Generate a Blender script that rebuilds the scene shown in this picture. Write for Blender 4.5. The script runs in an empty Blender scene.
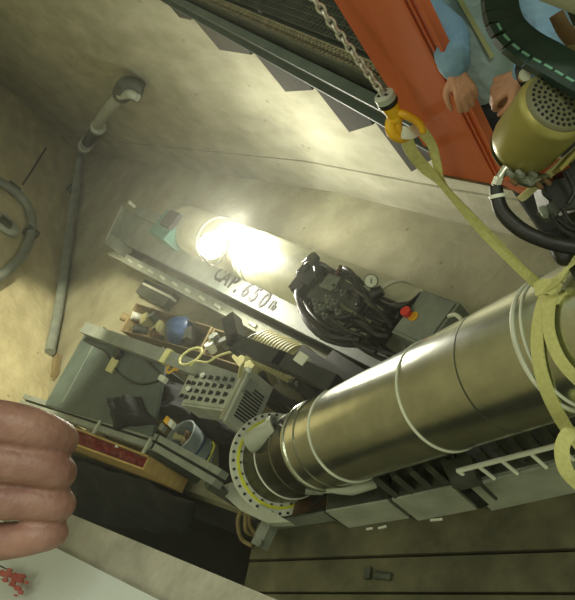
import bpy, bmesh, math, random
from mathutils import Vector, Matrix, noise
random.seed(7)
V = Vector
S = bpy.context.scene
COL = S.collection
# ------------------------------------------------------------------ camera
FPX = 700.0
DOWN = V((1022-287.5, 700, FPX)).normalized()          # world "down" seen by the camera
zw = -DOWN
yw = (V((0, 0, 1)) - DOWN*DOWN.z).normalized()
xw = yw.cross(zw)
M3 = Matrix((xw, yw, zw))
CAM = V((0, 0, 4.2))
cd = bpy.data.cameras.new('camera'); cam = bpy.data.objects.new('camera', cd); COL.objects.link(cam)
cd.sensor_fit = 'VERTICAL'; cd.sensor_height = 36; cd.lens = 36*FPX/600
cd.clip_start = 0.02; cd.clip_end = 100
R = M3 @ V((1, 0, 0)); U = M3 @ V((0, -1, 0)); B = M3 @ V((0, 0, -1))
mw = Matrix((R, U, B)).transposed().to_4x4(); mw.translation = CAM
cam.matrix_world = mw
S.camera = cam
def Cd(px, py, d): return M3 @ V(((px-287.5)/FPX, (py-300)/FPX, 1))*d + CAM
def F(px, py, z=0.0):
    r = M3 @ V(((px-287.5)/FPX, (py-300)/FPX, 1)); return CAM + r*((z-CAM.z)/r.z)
UP = V((0, 0, 1))
# ------------------------------------------------------------------ world, lamps, exposure
S.view_settings.view_transform = 'Standard'; S.view_settings.look = 'None'
S.view_settings.gamma = 1; S.view_settings.use_curve_mapping = False
S.view_settings.exposure = 0.08
w = bpy.data.worlds.new('world'); S.world = w; w.use_nodes = True
w.node_tree.nodes['Background'].inputs[0].default_value = (0.73, 0.78, 0.48, 1)
w.node_tree.nodes['Background'].inputs[1].default_value = 0.54
def area(name, loc, target, sx, sy, power, col):
    l = bpy.data.lights.new(name, 'AREA'); l.shape = 'RECTANGLE'; l.size = sx; l.size_y = sy
    l.energy = power; l.color = col
    o = bpy.data.objects.new(name, l); COL.objects.link(o); o.location = loc
    o.rotation_euler = (V(target)-V(loc)).to_track_quat('-Z', 'Y').to_euler(); return o
area('overhead_fill', (-1.6, 5.0, 9.0), (1.4, 6.0, 2.5), 0.5, 5.0, 48, (1, .98, .72))  # unseen area lamps added overhead to fill the pit with light
area('overhead_fill', (-3.2, 0.5, 8.5), (0.4, 4.5, 0), 0.6, 3.0, 60, (1, .96, .72))
area('overhead_fill', (2.0, -1.8, 7.5), (0.4, 2.5, 1), 0.4, 2.5, 85, (.96, 1, .84))  # added fill over the worker and the top right

sp = bpy.data.lights.new('wall_fill_spot', 'SPOT'); sp.energy = 2600; sp.spot_size = math.radians(34); sp.spot_blend = .35; sp.shadow_soft_size = .15; sp.color = (1, .93, .66)  # unseen spot added to brighten a patch of the left wall
so = bpy.data.objects.new('wall_fill_spot', sp); COL.objects.link(so); so.location = (0.4, 6.0, 5.9)
so.rotation_euler = (F(22, 345, .9)-V((0.4, 6.0, 5.9))).to_track_quat('-Z', 'Y').to_euler()
# ------------------------------------------------------------------ materials
def lin(c):
    return tuple(((x/255)/12.92 if x/255 <= .04045 else ((x/255+.055)/1.055)**2.4) for x in c)+(1,)
def mat(name, c1, c2=None, rough=.7, metal=0, scale=6, detail=6, bump=0, bscale=None, stretch=None, emit=0, coord='Object', contrast=(.35, .65), alpha=1, spec=.5, third=None):
    m = bpy.data.materials.new(name); m.use_nodes = True
    n = m.node_tree; b = n.nodes['Principled BSDF']; L = n.links.new
    b.inputs['Roughness'].default_value = rough; b.inputs['Metallic'].default_value = metal
    b.inputs['Specular IOR Level'].default_value = spec
    b.inputs['Base Color'].default_value = lin(c1)
    tc = n.nodes.new('ShaderNodeTexCoord'); src = tc.outputs[coord]
    if stretch:
        mp = n.nodes.new('ShaderNodeMapping'); mp.inputs['Scale'].default_value = stretch; L(src, mp.inputs[0]); src = mp.outputs[0]
    if c2 is not None:
        t = n.nodes.new('ShaderNodeTexNoise'); t.inputs['Scale'].default_value = scale; t.inputs['Detail'].default_value = detail; t.inputs['Roughness'].default_value = .6
        L(src, t.inputs['Vector'])
        r = n.nodes.new('ShaderNodeValToRGB'); r.color_ramp.elements[0].position = contrast[0]; r.color_ramp.elements[1].position = contrast[1]
        r.color_ramp.elements[0].color = lin(c1); r.color_ramp.elements[1].color = lin(c2)
        if third:
            e = r.color_ramp.elements.new(sum(contrast)/2); e.color = lin(third)
        L(t.outputs[0], r.inputs[0]); L(r.outputs[0], b.inputs['Base Color'])
    if bump:
        t2 = n.nodes.new('ShaderNodeTexNoise'); t2.inputs['Scale'].default_value = bscale or scale*4; t2.inputs['Detail'].default_value = 5
        L(src, t2.inputs['Vector'])
        bp = n.nodes.new('ShaderNodeBump'); bp.inputs['Strength'].default_value = bump; bp.inputs['Distance'].default_value = .02
        L(t2.outputs[0], bp.inputs['Height']); L(bp.outputs[0], b.inputs['Normal'])
    if emit:
        b.inputs['Emission Color'].default_value = lin(c1); b.inputs['Emission Strength'].default_value = emit
    return m
def concrete(name, a, bcol, c):
    """board-marked concrete: large blotches, trowel streaks and small pits"""
    m = mat(name, a, bcol, rough=.85, scale=1.3, detail=10, bump=.6, bscale=14, third=c, contrast=(.32, .68))
    n = m.node_tree; L = n.links.new; b = n.nodes['Principled BSDF']
    base = b.inputs['Base Color'].links[0].from_socket
    tc = n.nodes.new('ShaderNodeTexCoord'); mp = n.nodes.new('ShaderNodeMapping'); mp.inputs['Rotation'].default_value = (.5, .3, .6); mp.inputs['Scale'].default_value = (1.2, .9, 2.2)
    L(tc.outputs['Object'], mp.inputs[0])
    t = n.nodes.new('ShaderNodeTexNoise'); t.inputs['Scale'].default_value = 2.2; t.inputs['Detail'].default_value = 8; L(mp.outputs[0], t.inputs['Vector'])
    r = n.nodes.new('ShaderNodeValToRGB'); r.color_ramp.elements[0].position = .35; r.color_ramp.elements[1].position = .7
    r.color_ramp.elements[0].color = (.66, .65, .6, 1); r.color_ramp.elements[1].color = (1, 1, 1, 1); L(t.outputs[0], r.inputs[0])
    mx = n.nodes.new('ShaderNodeMix'); mx.data_type = 'RGBA'; mx.blend_type = 'MULTIPLY'; mx.inputs[0].default_value = .75
    L(base, mx.inputs[6]); L(r.outputs[0], mx.inputs[7])
    v = n.nodes.new('ShaderNodeTexVoronoi'); v.inputs['Scale'].default_value = 3.2; L(tc.outputs['Object'], v.inputs['Vector'])
    r2 = n.nodes.new('ShaderNodeValToRGB'); r2.color_ramp.elements[0].position = .05; r2.color_ramp.elements[1].position = .09
    r2.color_ramp.elements[0].color = (.35, .33, .28, 1); r2.color_ramp.elements[1].color = (1, 1, 1, 1); L(v.outputs['Distance'], r2.inputs[0])
    mx2 = n.nodes.new('ShaderNodeMix'); mx2.data_type = 'RGBA'; mx2.blend_type = 'MULTIPLY'; mx2.inputs[0].default_value = .6
    L(mx.outputs[2], mx2.inputs[6]); L(r2.outputs[0], mx2.inputs[7]); L(mx2.outputs[2], b.inputs['Base Color'])
    return m
M = dict(
 wall=concrete('wall_concrete', (156, 154, 134), (180, 178, 158), (170, 168, 146)),
 lwall=concrete('side_wall_concrete', (188, 178, 140), (214, 204, 164), (202, 192, 152)),
 floor=concrete('floor_concrete', (132, 130, 106), (160, 158, 130), (148, 144, 118)),
 plank=mat('floor_plank', (72, 71, 54), (102, 99, 74), rough=.9, scale=3, bump=.3, stretch=(1, 1, 1)),
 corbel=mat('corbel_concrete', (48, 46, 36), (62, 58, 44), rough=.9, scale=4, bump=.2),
 near_black=mat('near_black_concrete', (24, 24, 22), (38, 38, 33), rough=.95, scale=2),  # near-black for the added shade hollow, the plank bed and a pad
 galv=mat('galvanised_steel', (112, 118, 108), (142, 148, 134), rough=.5, metal=.5, scale=8, bump=.1),
 grey=mat('grey_paint', (112, 118, 108), (134, 140, 128), rough=.55, scale=5, bump=.08),
 lgrey=mat('light_grey_paint', (150, 156, 142), (176, 180, 164), rough=.5, scale=4, bump=.05),
 dgrey=mat('dark_grey_steel', (56, 60, 52), (78, 82, 70), rough=.6, scale=6, bump=.1),
 green=mat('grey_green_board', (62, 74, 68), (78, 90, 82), rough=.6, scale=5, bump=.08),
 black=mat('black_rubber', (16, 16, 16), (30, 30, 28), rough=.5, scale=10, bump=.1),
 blk=mat('black_paint', (20, 22, 20), (38, 40, 36), rough=.45, scale=8),
 steel=mat('brushed_steel', (194, 198, 186), (216, 218, 206), rough=.23, metal=1, scale=5, bump=.03, stretch=(1, 1, 1)),
 dsteel=mat('dull_steel', (110, 112, 98), (150, 150, 130), rough=.36, metal=.9, scale=5, bump=.05),
 cover=mat('grey_green_cover', (92, 92, 66), (104, 102, 74), rough=.5),
 link=mat('chain_steel', (206, 206, 196), rough=.3, metal=.75),
 esteel=mat('end_steel', (64, 66, 58), (92, 92, 78), rough=.32, metal=.9, scale=4, bump=.03),
 chrome=mat('bright_steel', (205, 205, 195), rough=.18, metal=1),
 white=mat('white_paint', (200, 204, 190), (222, 224, 208), rough=.5, scale=4),
 tank=mat('tank_paint', (170, 170, 148), (196, 194, 168), rough=.45, scale=3, bump=.05),
 yel=mat('yellow_paint', (226, 178, 28), (200, 146, 20), rough=.4, scale=14),
 yband=mat('yellow_band', (226, 226, 60), (206, 206, 70), rough=.5, scale=9),
 web=mat('webbing', (214, 212, 146), (198, 196, 128), rough=.85, scale=60, bump=.3, bscale=300),
 webedge=mat('webbing_edge', (112, 110, 56), rough=.9),
 orange=mat('orange_paint', (184, 92, 54), (200, 104, 62), rough=.55, scale=2.5, bump=.03),
 red=mat('red_material', (84, 10, 14), (128, 22, 22), rough=.5, scale=12, bump=.3),
 redbtn=mat('red_button', (214, 50, 30), rough=.4),
 gold=mat('gold_enamel', (142, 134, 74), (158, 150, 86), rough=.38, metal=.35, scale=5, bump=.03),
 wood=mat('pale_plywood', (166, 138, 82), (188, 160, 98), rough=.75, scale=5, bump=.1, stretch=(1, 1, 6)),
 dwood=mat('brown_wood', (112, 98, 64), (138, 122, 84), rough=.8, scale=6, bump=.1, stretch=(1, 1, 6)),
 beige=mat('beige_enamel', (190, 184, 130), (206, 200, 148), rough=.5, scale=6),
 blue=mat('blue_plastic', (40, 66, 104), (58, 84, 124), rough=.45, scale=12),
 bucket=mat('pale_blue_plastic', (128, 142, 142), (150, 160, 156), rough=.5, scale=6),
 tarp=mat('dark_tarpaulin', (20, 22, 22), (32, 35, 34), rough=.9, scale=5, bump=.5, bscale=14),
 bag=mat('black_bag', (16, 17, 18), (26, 27, 27), rough=.85, scale=9, bump=.6, bscale=18),
 rust=mat('rusty_steel', (112, 82, 50), (78, 66, 46), rough=.85, scale=9, bump=.2),
 skin=mat('skin', (178, 130, 104), (196, 146, 120), rough=.55, scale=18, bump=.25, bscale=90),
 skin2=mat('skin_hand', (128, 90, 82), (158, 118, 106), rough=.5, scale=40, bump=.12, bscale=220),
 nail=mat('fingernail', (206, 166, 146), rough=.35),
 over=mat('blue_coverall', (104, 138, 168), (124, 156, 184), rough=.85, scale=9, bump=.5, bscale=22),
 trous=mat('dark_trousers', (38, 40, 46), (52, 54, 58), rough=.9, scale=9, bump=.4, bscale=20),
 shirt=mat('pale_cloth', (150, 172, 176), (164, 186, 188), rough=.85, scale=9, bump=.4, bscale=24),
 hair=mat('dark_hair', (40, 32, 24), rough=.8),
 helm=mat('white_helmet', (206, 206, 186), rough=.35),
 zip=mat('zip_tape', (176, 178, 130), rough=.6),
 eye=mat('eye', (230, 228, 220), rough=.2), lip=mat('lip', (150, 90, 80), rough=.5),
 teal=mat('teal_plastic', (60, 110, 96), (80, 128, 112), rough=.5, scale=9),
 chaing=mat('pale_green_bar', (110, 158, 138), rough=.4),
 chaind=mat('dark_green_plastic', (26, 44, 38), (38, 58, 48), rough=.5, scale=20),
 rail=mat('scuffed_grey_rail', (136, 134, 120), (166, 162, 146), rough=.6, scale=30, bump=.15, detail=10),
 panel=mat('white_enamel_panel', (176, 182, 178), (190, 196, 190), rough=.25, scale=3),
 mark=mat('red_transfer', (150, 62, 56), (176, 96, 88), rough=.5, scale=60),
 ink=mat('black_lettering', (26, 26, 26), rough=.7),
 tan=mat('tan_mesh', (142, 134, 108), (112, 106, 84), rough=.6, metal=.3, scale=20),
 glass=mat('gauge_glass', (220, 222, 210), rough=.3),
 lampm=mat('lamp_lens', (255, 250, 225), emit=300),
 led=mat('white_knob_cap', (235, 240, 230), rough=.3),
)
# ------------------------------------------------------------------ object helpers
def root_loc(p):
    while p is not None and p.parent is not None: p = p.parent
    return p.location if p is not None else V((0, 0, 0))
def smooth_by(me, ang=40):
    me.polygons.foreach_set('use_smooth', [True]*len(me.polygons))
    bm = bmesh.new(); bm.from_mesh(me)
    for e in bm.edges:
        e.smooth = not (len(e.link_faces) == 2 and e.calc_face_angle(0) > math.radians(ang))
    bm.to_mesh(me); bm.free()
def obj(name, bm, m, parent=None, label=None, ang=40):
    me = bpy.data.meshes.new(name)
    bmesh.ops.recalc_face_normals(bm, faces=bm.faces)
    o = bpy.data.objects.new(name, me); COL.objects.link(o)
    if parent is not None:
        off = root_loc(parent); o.parent = parent
    else:
        xs = [v.co for v in bm.verts]
        off = V(((min(v.x for v in xs)+max(v.x for v in xs))/2, (min(v.y for v in xs)+max(v.y for v in xs))/2, min(v.z for v in xs)))
        o.location = off
    bmesh.ops.translate(bm, verts=bm.verts, vec=-off)
    bm.to_mesh(me); bm.free(); smooth_by(me, ang)
    me.materials.append(m if not isinstance(m, str) else M[m])
    if label: o['label'] = label
    return o
def tag(o, label, cat, group=None, kind=None):
    o['label'] = label; o['category'] = cat
    if group: o['group'] = group
    if kind: o['kind'] = kind
    return o
def thing(name, label, cat, loc, group=None):
    o = bpy.data.objects.new(name, None); COL.objects.link(o); o.location = loc; o.empty_display_size = .1
    return tag(o, label, cat, group)
def struct(name, bm, m, parent=None, label=None):
    o = obj(name, bm, m, parent)
    if parent is None: o['kind'] = 'structure'
    if label: o['label'] = label
    return o
def nb(): return bmesh.new()
# ------------------------------------------------------------------ shape helpers
def prism(bm, pts, d):
    a = [bm.verts.new(p) for p in pts]; b = [bm.verts.new(V(p)+V(d)) for p in pts]
    n = len(a); bm.faces.new(a); bm.faces.new(b[::-1])
    for i in range(n): bm.faces.new((a[i], b[i], b[(i+1) % n], a[(i+1) % n]))
    return a+b
def bevel(bm, w=.006, seg=2):
    es = [e for e in bm.edges if len(e.link_faces) == 2 and e.calc_face_angle(0) > .5]
    bmesh.ops.bevel(bm, geom=es, offset=w, segments=seg, affect='EDGES', profile=.6)
    return bm
def obox(bm, p0, p1, w, h, flip=1):
    """top edge p0-p1, extends w sideways (horizontal) and h down"""
    p0, p1 = V(p0), V(p1); s = UP.cross(p1-p0).normalized()*w*flip
    return prism(bm, [p0, p1, p1+s, p0+s], (0, 0, -h))
def cbox(bm, c, ax, ay, az):
    """box about c with full-size axis vectors"""
    c, ax, ay, az = V(c), V(ax), V(ay), V(az); q = c-ax/2-ay/2-az/2
    return prism(bm, [q, q+ax, q+ax+ay, q+ay], az)
def frame(d):
    d = V(d).normalized(); a = UP if abs(d.z) < .9 else V((1, 0, 0))
    e1 = a.cross(d).normalized(); return d, e1, d.cross(e1)
def cyl(bm, p0, p1, r0, r1=None, seg=20, caps=True):
    r1 = r0 if r1 is None else r1; p0, p1 = V(p0), V(p1); d, e1, e2 = frame(p1-p0)
    A = []; Bv = []
    for i in range(seg):
        t = 2*math.pi*i/seg; q = e1*math.cos(t)+e2*math.sin(t)
        A.append(bm.verts.new(p0+q*r0)); Bv.append(bm.verts.new(p1+q*r1))
    for i in range(seg): bm.faces.new((A[i], A[(i+1) % seg], Bv[(i+1) % seg], Bv[i]))
    if caps: bm.faces.new(A[::-1]); bm.faces.new(Bv)
def lathe(bm, p, d, prof, seg=32):
    """prof: list of (distance along d, radius)"""
    p = V(p); d, e1, e2 = frame(d); rings = []
    for a, r in prof:
        rings.append([bm.verts.new(p+d*a+(e1*math.cos(2*math.pi*i/seg)+e2*math.sin(2*math.pi*i/seg))*max(r, 1e-4)) for i in range(seg)])
    for A, Bv in zip(rings, rings[1:]):
        for i in range(seg): bm.faces.new((A[i], A[(i+1) % seg], Bv[(i+1) % seg], Bv[i]))
    for q in (rings[0], rings[-1]):
        bm.faces.new(q)
def ringband(bm, p, d, ri, ro, th, seg=48):
    lathe_loop(bm, p, d, [(0, ri), (0, ro), (th, ro), (th, ri)], seg)
def lathe_loop(bm, p, d, prof, seg=48, a0=0, a1=2*math.pi):
    p = V(p); d, e1, e2 = frame(d); full = abs(a1-a0-2*math.pi) < 1e-6
    n = seg if full else seg+1; rings = []
    for i in range(n):
        t = a0+(a1-a0)*i/seg; q = e1*math.cos(t)+e2*math.sin(t)
        rings.append([bm.verts.new(p+d*a+q*r) for a, r in prof])
    k = len(prof)
    for i in range(n if full else n-1):
        A = rings[i]; Bv = rings[(i+1) % n]
        for j in range(k): bm.faces.new((A[j], A[(j+1) % k], Bv[(j+1) % k], Bv[j]))
    if not full: bm.faces.new(rings[0]); bm.faces.new(rings[-1][::-1])
def torus(bm, c, nrm, Rr, r, seg=24, sub=8, stretch=None):
    c = V(c); d, e1, e2 = frame(nrm)
    if stretch: e1 = V(stretch).normalized(); e2 = d.cross(e1); k = V(stretch).length
    else: k = 1
    rings = []
    for i in range(seg):
        t = 2*math.pi*i/seg; q = e1*math.cos(t)*k+e2*math.sin(t); tq = (e1*math.cos(t)+e2*math.sin(t))
        rings.append([bm.verts.new(c+q*Rr+tq*r*math.cos(2*math.pi*j/sub)+d*r*math.sin(2*math.pi*j/sub)) for j in range(sub)])
    for i in range(seg):
        A = rings[i]; Bv = rings[(i+1) % seg]
        for j in range(sub): bm.faces.new((A[j], A[(j+1) % sub], Bv[(j+1) % sub], Bv[j]))
def spline(pts, n=8):
    pts = [V(p) for p in pts]
    if len(pts) < 3: return pts
    P = [pts[0]*2-pts[1]]+pts+[pts[-1]*2-pts[-2]]; out = []
    for i in range(1, len(P)-2):
        for k in range(n):
            t = k/n; a, b, c, d = P[i-1], P[i], P[i+1], P[i+2]
            out.append(.5*((2*b)+(c-a)*t+(2*a-5*b+4*c-d)*t*t+(3*b-a-3*c+d)*t**3))
    out.append(pts[-1]); return out
def tube(bm, pts, r, seg=8, n=6, round_=False):
    pts = spline(pts, n) if n > 1 else [V(p) for p in pts]; N = len(pts)
    rs = r if isinstance(r, (list, tuple)) else [r]
    def rad(i):
        if len(rs) == 1: return rs[0]
        f = i/(N-1)*(len(rs)-1); k = min(int(f), len(rs)-2); return rs[k]+(rs[k+1]-rs[k])*(f-k)
    d, e1, e2 = frame(pts[1]-pts[0]); rings = []
    ext = [(pts[i], rad(i)) for i in range(N)]
    for i, (p, rr) in enumerate(ext):
        t = (pts[min(i+1, N-1)]-pts[max(i-1, 0)]).normalized()
        e1 = (e1-t*e1.dot(t)).normalized(); e2 = t.cross(e1)
        if round_ and i == 0:
            for k in (1., .87, .5): rings.append(mkring(bm, p-t*rr*k, e1, e2, rr*math.sqrt(max(.01, 1-k*k)), seg))
        rings.append(mkring(bm, p, e1, e2, rr, seg))
        if round_ and i == N-1:
            for k in (.5, .87, 1.): rings.append(mkring(bm, p+t*rr*k, e1, e2, rr*math.sqrt(max(.01, 1-k*k)), seg))
    for A, Bv in zip(rings, rings[1:]):
        for i in range(seg): bm.faces.new((A[i], A[(i+1) % seg], Bv[(i+1) % seg], Bv[i]))
    bm.faces.new(rings[0][::-1]); bm.faces.new(rings[-1])
def mkring(bm, p, e1, e2, r, seg):
    return [bm.verts.new(p+(e1*math.cos(2*math.pi*j/seg)+e2*math.sin(2*math.pi*j/seg))*r) for j in range(seg)]
def ball(bm, c, rx, ry=None, rz=None, axes=None, u=16, v=10):
    ry = rx if ry is None else ry; rz = rx if rz is None else rz
    ax = axes or (V((1, 0, 0)), V((0, 1, 0)), UP)
    mm = Matrix(((ax[0]*rx), (ax[1]*ry), (ax[2]*rz))).transposed().to_4x4(); mm.translation = V(c)
    bmesh.ops.create_uvsphere(bm, u_segments=u, v_segments=v, radius=1, matrix=mm)
def ribbon(bm, pts, wdirs, wd, th=.004, n=6):
    """flat webbing: pts with a width direction each"""
    P = spline(pts, n); W = spline(wdirs, n); rings = []
    for i, p in enumerate(P):
        t = (P[min(i+1, len(P)-1)]-P[max(i-1, 0)]).normalized(); w_ = W[i]-t*W[i].dot(t); w_.normalize(); nn = t.cross(w_)
        rings.append([bm.verts.new(p+w_*a*wd/2+nn*b*th/2) for a, b in ((-1, -1), (1, -1), (1, 1), (-1, 1))])
    for A, Bv in zip(rings, rings[1:]):
        for j in range(4): bm.faces.new((A[j], A[(j+1) % 4], Bv[(j+1) % 4], Bv[j]))
    bm.faces.new(rings[0][::-1]); bm.faces.new(rings[-1])
def pbox(name, quad, z, h, m, parent=None, bev=.006, label=None):
    """box whose top outline is seen at four pixels, at height z, h deep"""
    b = nb(); prism(b, [F(x, y, z) for x, y in quad], (0, 0, -h))
    if bev: bevel(b, bev)
    return obj(name, b, m, parent, label)
def remesh(o, size, it=4, fac=.5):
    r = o.modifiers.new('remesh', 'REMESH'); r.mode = 'VOXEL'; r.voxel_size = size; r.use_smooth_shade = True
    s = o.modifiers.new('smooth', 'SMOOTH'); s.iterations = it; s.factor = fac

# ================================================================== THE PIT
C0 = V((-.83, 16.04, 0))
s0 = V((.7, .71, 0)).normalized(); t0 = V((.71, -.7, 0)).normalized()
a_, b_, a2_ = F(40, 440), F(222, 503), F(-260, 330)
e1_ = s0*1.95+t0*(-4.0); e2_ = s0*1.95+t0*3.2
fl = nb()
prism(fl, [V((5, 18, 0)), V((-9, 18, 0)), V((-9, a2_.y, 0)), a2_, a_, b_, e1_, e2_, V((5, e2_.y, 0))], (0, 0, -.25))
floor = struct('floor', fl, 'floor')
s = 1.95; k = 0
for wd in (.37, .25, .27, .26, .27, .3):
    b = nb(); s1 = s-wd+.022
    z = .0 + (-.012 if k % 2 else -.004)
    prism(b, [s0*s+t0*(-4)+V((0, 0, z)), s0*s+t0*3.2+V((0, 0, z)), s0*s1+t0*3.2+V((0, 0, z)), s0*s1+t0*(-4)+V((0, 0, z))], (0, 0, -.06))
    bevel(b, .006, 1); struct('floor_plank', b, 'plank', floor); s -= wd; k += 1
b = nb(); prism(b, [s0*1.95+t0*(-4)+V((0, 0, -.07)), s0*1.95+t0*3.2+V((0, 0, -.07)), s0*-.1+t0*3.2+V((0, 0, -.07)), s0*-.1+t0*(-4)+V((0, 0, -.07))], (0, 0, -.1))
struct('floor_bed', b, 'near_black', floor)
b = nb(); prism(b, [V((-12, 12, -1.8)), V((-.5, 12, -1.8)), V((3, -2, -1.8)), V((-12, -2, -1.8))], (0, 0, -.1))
struct('shade_hollow', b, 'near_black', floor)  # hollow added below floor level so this corner turns dark like shade
# sides of the added shade hollow
b = nb(); prism(b, [b_+V((0, 0, -.251)), a_+V((0, 0, -.251)), a_+V((.05, .05, -.251)), b_+V((.05, .05, -.251))], (0, 0, -1.5)); struct('shade_hollow_side', b, 'near_black', floor)
b = nb(); prism(b, [b_+V((0, 0, -.251)), e1_+V((0, 0, -.251)), e1_+V((.05, .05, -.251)), b_+V((.05, .05, -.251))], (0, 0, -1.5)); struct('shade_hollow_side', b, 'near_black', floor)
b = nb(); cyl(b, F(376, 575, .0), F(392, 577, .0), .03, .025, 12); cbox(b, F(368, 573, .01), t0*.05, s0*.08, UP*.03)
tag(obj('drain_plug', b, 'dgrey'), 'small dark metal plug lying on the brown floor planks at the lower right', 'plug')

# right-hand (back) wall: two formwork courses with a recessed joint and a slightly proud foot
WR = [C0, V((1.27, 7.0, 0)), V((1.66, 4.7, 0)), V((2.15, 2.2, 0)), V((2.9, -1.5, 0))]
def wallpath(pts, z0, z1, th, inset=0):
    b = nb(); n = len(pts); off = []
    for i, p in enumerate(pts):
        d = (pts[min(i+1, n-1)]-pts[max(i-1, 0)]).normalized(); off.append(UP.cross(d))
    A = [p-o*inset for p, o in zip(pts, off)]; Bk = [p+o*th for p, o in zip(pts, off)]
    loop = A+Bk[::-1]; q = prism(b, [V((p.x, p.y, z0)) for p in loop], (0, 0, z1-z0)); return b
wall_right = struct('wall_right', wallpath(WR, 0, .50, .5, .015), 'wall')
struct('wall_course', wallpath(WR, .51, 2.05, .5), 'wall', wall_right)
struct('wall_course', wallpath(WR, 2.06, 6.5, .5, .02), 'wall', wall_right)
# left wall
WL = [C0, V((-3.1, 8.95, 0)), V((-5.6, 1.1, 0)), V((-6.3, -1.2, 0))][::-1]
wall_left = struct('wall_left', wallpath(WL, 0, 6.5, .5), 'lwall')
dl = (V((-3.1, 8.95, 0))-C0).normalized(); nl = dl.cross(UP)*-1      # pointing into the pit
if nl.x < 0: nl = -nl
def WLp(px, py, out=.0):
    """pixel on the left wall plane"""
    r = M3 @ V(((px-287.5)/FPX, (py-300)/FPX, 1)); q = C0+nl*out
    return CAM+r*((q-CAM).dot(nl)/r.dot(nl))
def WRp(px, py, i=0, out=.0):
    p0, p1 = WR[i], WR[i+1]; n = UP.cross(p1-p0).normalized(); q = p0-n*out
    r = M3 @ V(((px-287.5)/FPX, (py-300)/FPX, 1)); return CAM+r*((q-CAM).dot(n)/r.dot(n))
# pipe loop on the left wall
b = nb(); tube(b, [WLp(x, y, .1) for x, y in ((-30, 172), (0, 182), (22, 198), (32, 220), (26, 248), (6, 272), (-25, 290))], .075, 12, 8)
lp = obj('wall_pipe', b, 'grey'); tag(lp, 'thick grey pipe curving down the pale left wall', 'pipe')
for x, y in ((12, 189), (31, 233)):
    b = nb(); c = WLp(x, y, .08); cbox(b, c, nl*.18, dl*.1, UP*.22); bevel(b, .01); obj('clamp', b, 'dgrey', lp)
b = nb(); c = WLp(5, 224, .06); ball(b, c, .22, .1, .26, (dl, nl, UP)); bx = obj('wall_socket', b, 'lgrey')
tag(bx, 'rounded grey box on the left wall inside the pipe bend', 'box')
b = nb(); c = WLp(6, 222, .17); cbox(b, c, nl*.06, dl*.14, UP*.2); bevel(b, .01); obj('cover', b, 'dgrey', bx)
b = nb(); tube(b, [WLp(46, 148, .015), WLp(34, 167, .015), WLp(23, 184, .015)], .018, 6, 4)
tag(obj('cable', b, 'blk'), 'short thin dark cable on the left wall above the curved pipe', 'cable')
# conduit in the corner and its elbow
cond = thing('corner_conduit', 'grey conduit running up the corner between the two walls, with a dark open end', 'pipe', F(62, 300))
b = nb(); tube(b, [F(50, 352, .1), F(60, 300, .12), F(68, 245, .12), F(75, 195, .15), F(80, 160, .2), WRp(83, 149, 0, .16)], .075, 12, 4); obj('lower_pipe', b, 'grey', cond)
pA, pB, pC = WRp(84, 147, 0, .15), WRp(104, 115, 0, .15), WRp(122, 94, 0, .15)
b = nb(); tube(b, [pA, pB, pC], .085, 12, 3); obj('upper_pipe', b, 'lgrey', cond)
b = nb(); tube(b, [pA+(pC-pA)*.12, pA+(pC-pA)*.42], .11, 12, 1); obj('dark_sleeve', b, 'blk', cond, 'dark sleeve on the pale pipe')
for f in (.0, .1, .45):
    b = nb(); q = pA+(pC-pA)*f; cyl(b, q, q+(pC-pA)*.03, .13, seg=16); obj('collar', b, 'lgrey', cond)
b = nb(); tube(b, [pC, WRp(128, 88, 0, .2), WRp(142, 93, 0, .15)], [.13, .15, .13], 12, 5); obj('dark_elbow', b, 'dgrey', cond, 'dark open elbow at the top end')
b = nb(); tube(b, [WRp(120, 96, 0, .3), WRp(130, 94, 0, .3), WRp(138, 98, 0, .3)], [.05, .06, .05], 10, 4); obj('nozzle', b, 'lgrey', cond)
b = nb(); p = F(70, 190, .1); cbox(b, p, (.5, 0, 0), (0, .12, 0), (0, 0, .12)); bevel(b, .01); obj('bracket', b, 'dgrey', cond)

# ================================================================== WALKWAY on the back wall
zW = 2.9
E0, E1 = F(120, -27, zW), F(412, 127, zW); wdv = (E1-E0).normalized(); ws = UP.cross(wdv)  # ws points to +x
if ws.x < 0: ws = -ws
walk = thing('walkway', 'steel grating walkway along the back wall at the top, on dark corbels', 'walkway', V((E1.x, E1.y, zW-.4)))
def wl(a, s_, z=0): return E0+(E1-E0)*a+ws*s_+V((0, 0, z))
b = nb(); prism(b, [wl(0, 0, 0), wl(1, 0, 0), wl(1, .05, 0), wl(0, .05, 0)], (0, 0, -.012)); prism(b, [wl(0, .0, -.125), wl(1, 0, -.125), wl(1, .05, -.125), wl(0, .05, -.125)], (0, 0, -.012)); prism(b, [wl(0, .03, -.012), wl(1, .03, -.012), wl(1, .045, -.012), wl(0, .045, -.012)], (0, 0, -.113))
obj('edge_channel', b, 'green', walk)
b = nb(); prism(b, [wl(0, .075, .05), wl(1, .075, .05), wl(1, .085, .05), wl(0, .085, .05)], (0, 0, -.1)); obj('kick_plate', b, 'dgrey', walk)
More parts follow.
